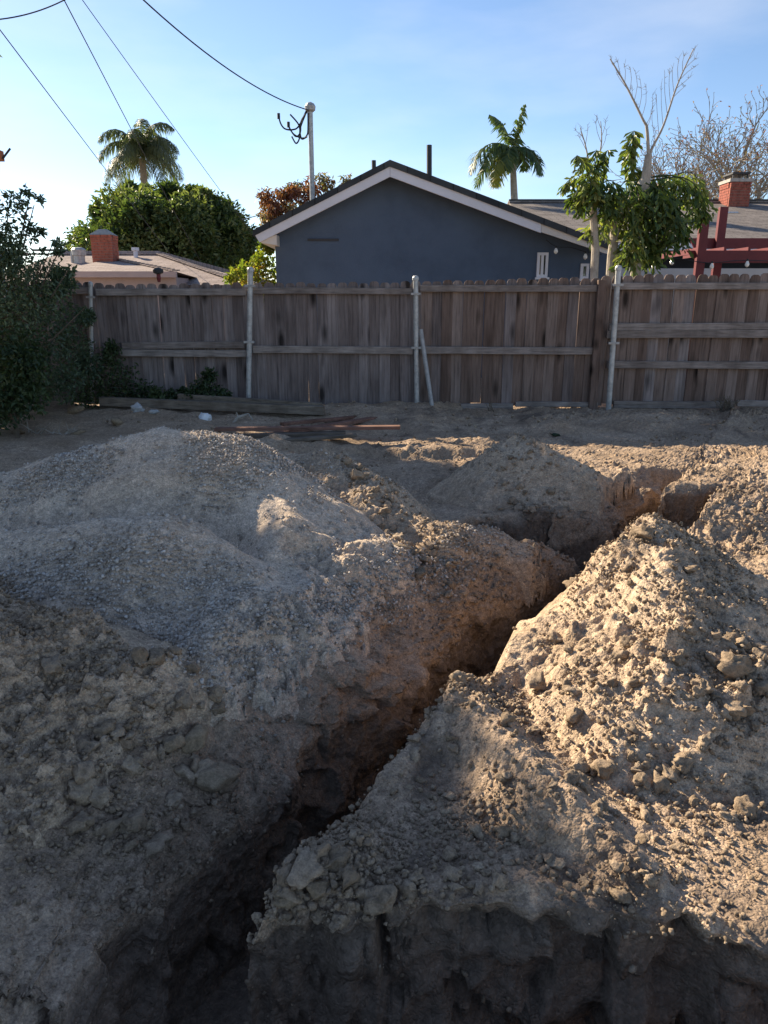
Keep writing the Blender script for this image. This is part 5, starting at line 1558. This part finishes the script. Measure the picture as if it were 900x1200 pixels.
# ------------------------------------------------------------------ lumber and litter
def plank(pa, pb_, w, h, mat, label, name='plank'):
    o = MB().bar(pa, pb_, w, h).build(name, M[mat], None, bevel=0.004)
    # own origin so the grain runs along it
    return tag(o, label, 'plank', 'lumber lying by the fence')
def ground_pt(px, py, lift=0.0, z=0.05):
    p = on_z(px, py, z)
    for _ in range(3):
        z = float(surf(p.x, p.y)) if p.y < 10.9 else .1
        p = on_z(px, py, z+lift)
    return Vector((p.x, p.y, p.z))
a = at(118, 470, 9.75); b = at(380, 481, 9.45)
plank(a, b, 0.10, 0.11, 'lumber', 'long thick grey beam lying along the fence foot')
plank(a + Vector((1.0, .11, .035)), b + Vector((-.05, .11, .03)), 0.09, 0.10, 'lumber', 'second grey beam lying tight behind the long thick one')
plank(at(252, 503, 7.98), at(469, 500.5, 7.95), 0.10, 0.035, 'red_lumber', 'longest red brown plank with a sunlit edge, nearest the gravel pile')
plank(at(300, 512, 7.85), at(440, 490, 9.2), 0.11, 0.04, 'red_lumber', 'reddish plank running back at a slant under the longest one')
plank(at(270, 511, 7.8), at(405, 507.5, 7.9), 0.12, 0.035, 'lumber', 'dark weathered plank below the longest red brown one')
plank(at(330, 516, 7.7), at(418, 510, 7.8), 0.10, 0.03, 'lumber', 'short dark plank at the front of the lumber')
plank(at(330, 497, 8.7), at(425, 488, 9.4), 0.09, 0.035, 'red_lumber', 'thin reddish plank lying farthest back toward the fence')

def crumple(px, py, Y, r, mat, label, name, sc=(1, 1, 1), seed=1):
    rg_ = np.random.default_rng(seed)
    v, f = ICO[3]; v = v.copy()
    k = 1 + 0.45*vnoise3(v[:, 0]*2.3+seed, v[:, 1]*2.3, v[:, 2]*2.3, seed) + 0.3*vnoise3(v[:, 0]*6, v[:, 1]*6, v[:, 2]*6+seed, seed+1)
    v = v*k[:, None]*r*np.array(sc)
    p = at(px, py, Y)
    z = max(float(surf(p.x, Y)), 0.0)
    me = np_mesh(name, v, tris=f); me.materials.append(M[mat])
    o = bpy.data.objects.new(name, me); o.location = (p.x, Y, max(p.z, z+r*.3)); COL.objects.link(o)
    return tag(o, label, 'litter')
crumple(162, 484, 9.35, .07, 'paper', 'crumpled white rag below the left end of the thick beam', 'crumpled_rag', (1, .7, .8), 3)
crumple(181, 488, 9.3, .045, 'paper', 'small torn paper just right of the crumpled white rag', 'torn_paper', (1.2, .6, .6), 5)
crumple(240, 491, 9.2, .08, 'white_plastic', 'pale plastic bag below the middle of the thick beam', 'plastic_bag', (1, .7, .75), 8)
m = MB()
P_ = [at(273, 496, 9.1), at(279, 489, 9.1), at(291, 485, 9.15), at(296, 492, 9.1)]
m.tube(P_, [.016, .02, .015, .01], 6); m.tube([P_[1], at(277, 483, 9.1)], [.012, .005], 5)
tag(m.build('broken_stick', M['bark_pale']), 'pale forked stick right of the plastic bag', 'stick')
for i, (px, py, Y, r, lb) in enumerate(((138, 494, 9.0, .13, 'dull concrete lump half hidden behind the top of the gravel pile'), (92, 506, 8.5, .08, 'flat stone on the dark ground left of the gravel top'), (85, 468, 9.5, .13, 'broken slab leaning in the shade beside the shrubs'), (20, 488, 8.4, .12, 'flat weathered block under the low shrub'))):
    p = at(px, py, Y)
    put('rubble_stone', ROCKS[i % 5], (p.x, Y, max(float(surf(p.x, Y)), 0.0)), r, lb, 'stone', None, 0.25, None, (1.2, .8, .7))
m = MB()
for i in range(16):
    p = at(50+random.uniform(-22, 28), 480+random.uniform(-8, 14), 8.5); z = max(float(surf(p.x, 8.5)), 0)
    d = Vector((random.uniform(-.25, .25), random.uniform(-.2, .1), random.uniform(.02, .2)))
    m.tube([(p.x, 8.5, z), Vector((p.x, 8.5, z+.02))+d*.5, Vector((p.x, 8.5, z))+d], [.006, .004, .002], 4, False)
tag(m.build('dead_branches', M['bark_pale']), 'dead pale twigs on the dark ground below the low shrub', 'twigs')
# green scrap and root ends
o = crumple(651, 518, 8.4, .035, 'leaf_weed', 'tiny green scrap at the edge of the fence shadow', 'green_scrap', (1.3, .7, .5), 4)
p = on_z(790, 632, -0.15)
m = MB().tube(curve_px([(785, 636), (791, 632), (794, 625), (792, 619)], 4.55), .006, 5)
tag(m.build('exposed_root', M['bark_pale']), 'thin curling root sticking out of the lit trench wall', 'root')
m = MB().tube(curve_px([(535, 1132), (537, 1118), (536.5, 1104)], 1.44), .0013, 5)

tag(m.build('dry_stalk', M['lumber']), 'dry straw stalk poking from the near trench wall', 'stalk')

# ------------------------------------------------------------------ trees beyond the left edge of the yard, which shade it
def shade_tree(loc, clumps, label, name='boundary_tree', per=900):
    t = empty(name, loc, label, 'tree')
    crown('crown', clumps, per, 0.28, 0.16, M['leaf_bush'], t, fr_, 0.1, 0.3)
    MB().tube([loc, (loc[0], loc[1], max(c[2] for c in clumps)-.5)], [0.2, 0.08], 8).build('trunk', M['bark_dark'], t)
    return t
for i0_, (ya, yb_h, lb) in enumerate(((5.6, 8.5, 'nearest tall tree of the row beyond the left edge'), (8.5, 11.3, 'middle tall tree of the row beyond the left edge'), (11.3, 14.5, 'farthest tall tree of the row beyond the left edge'))):
    cl = []
    for y_ in np.arange(ya, yb_h, 0.34):
        top = float(np.interp(y_, [5, 8.5, 9.2, 9.5, 9.8, 11.1, 11.7, 12.2, 12.8, 13.6, 13.9, 14.5], [5.3, 5.48, 5.3, 5.1, 4.88, 5.1, 5.2, 5.6, 6.1, 6.4, 6.4, 6.7]))
        for z_ in np.arange(2.7 if y_ < 13.2 else 5.3, top - 0.2, 0.5):
            cl.append((-7.4+fr_.uniform(-.25, .25), y_+fr_.uniform(-.1, .1), min(z_, top-.45), .5, .38, .45))
    shade_tree((-7.4, (ya+yb_h)/2, 0), cl, lb, 'boundary_tree', 380)
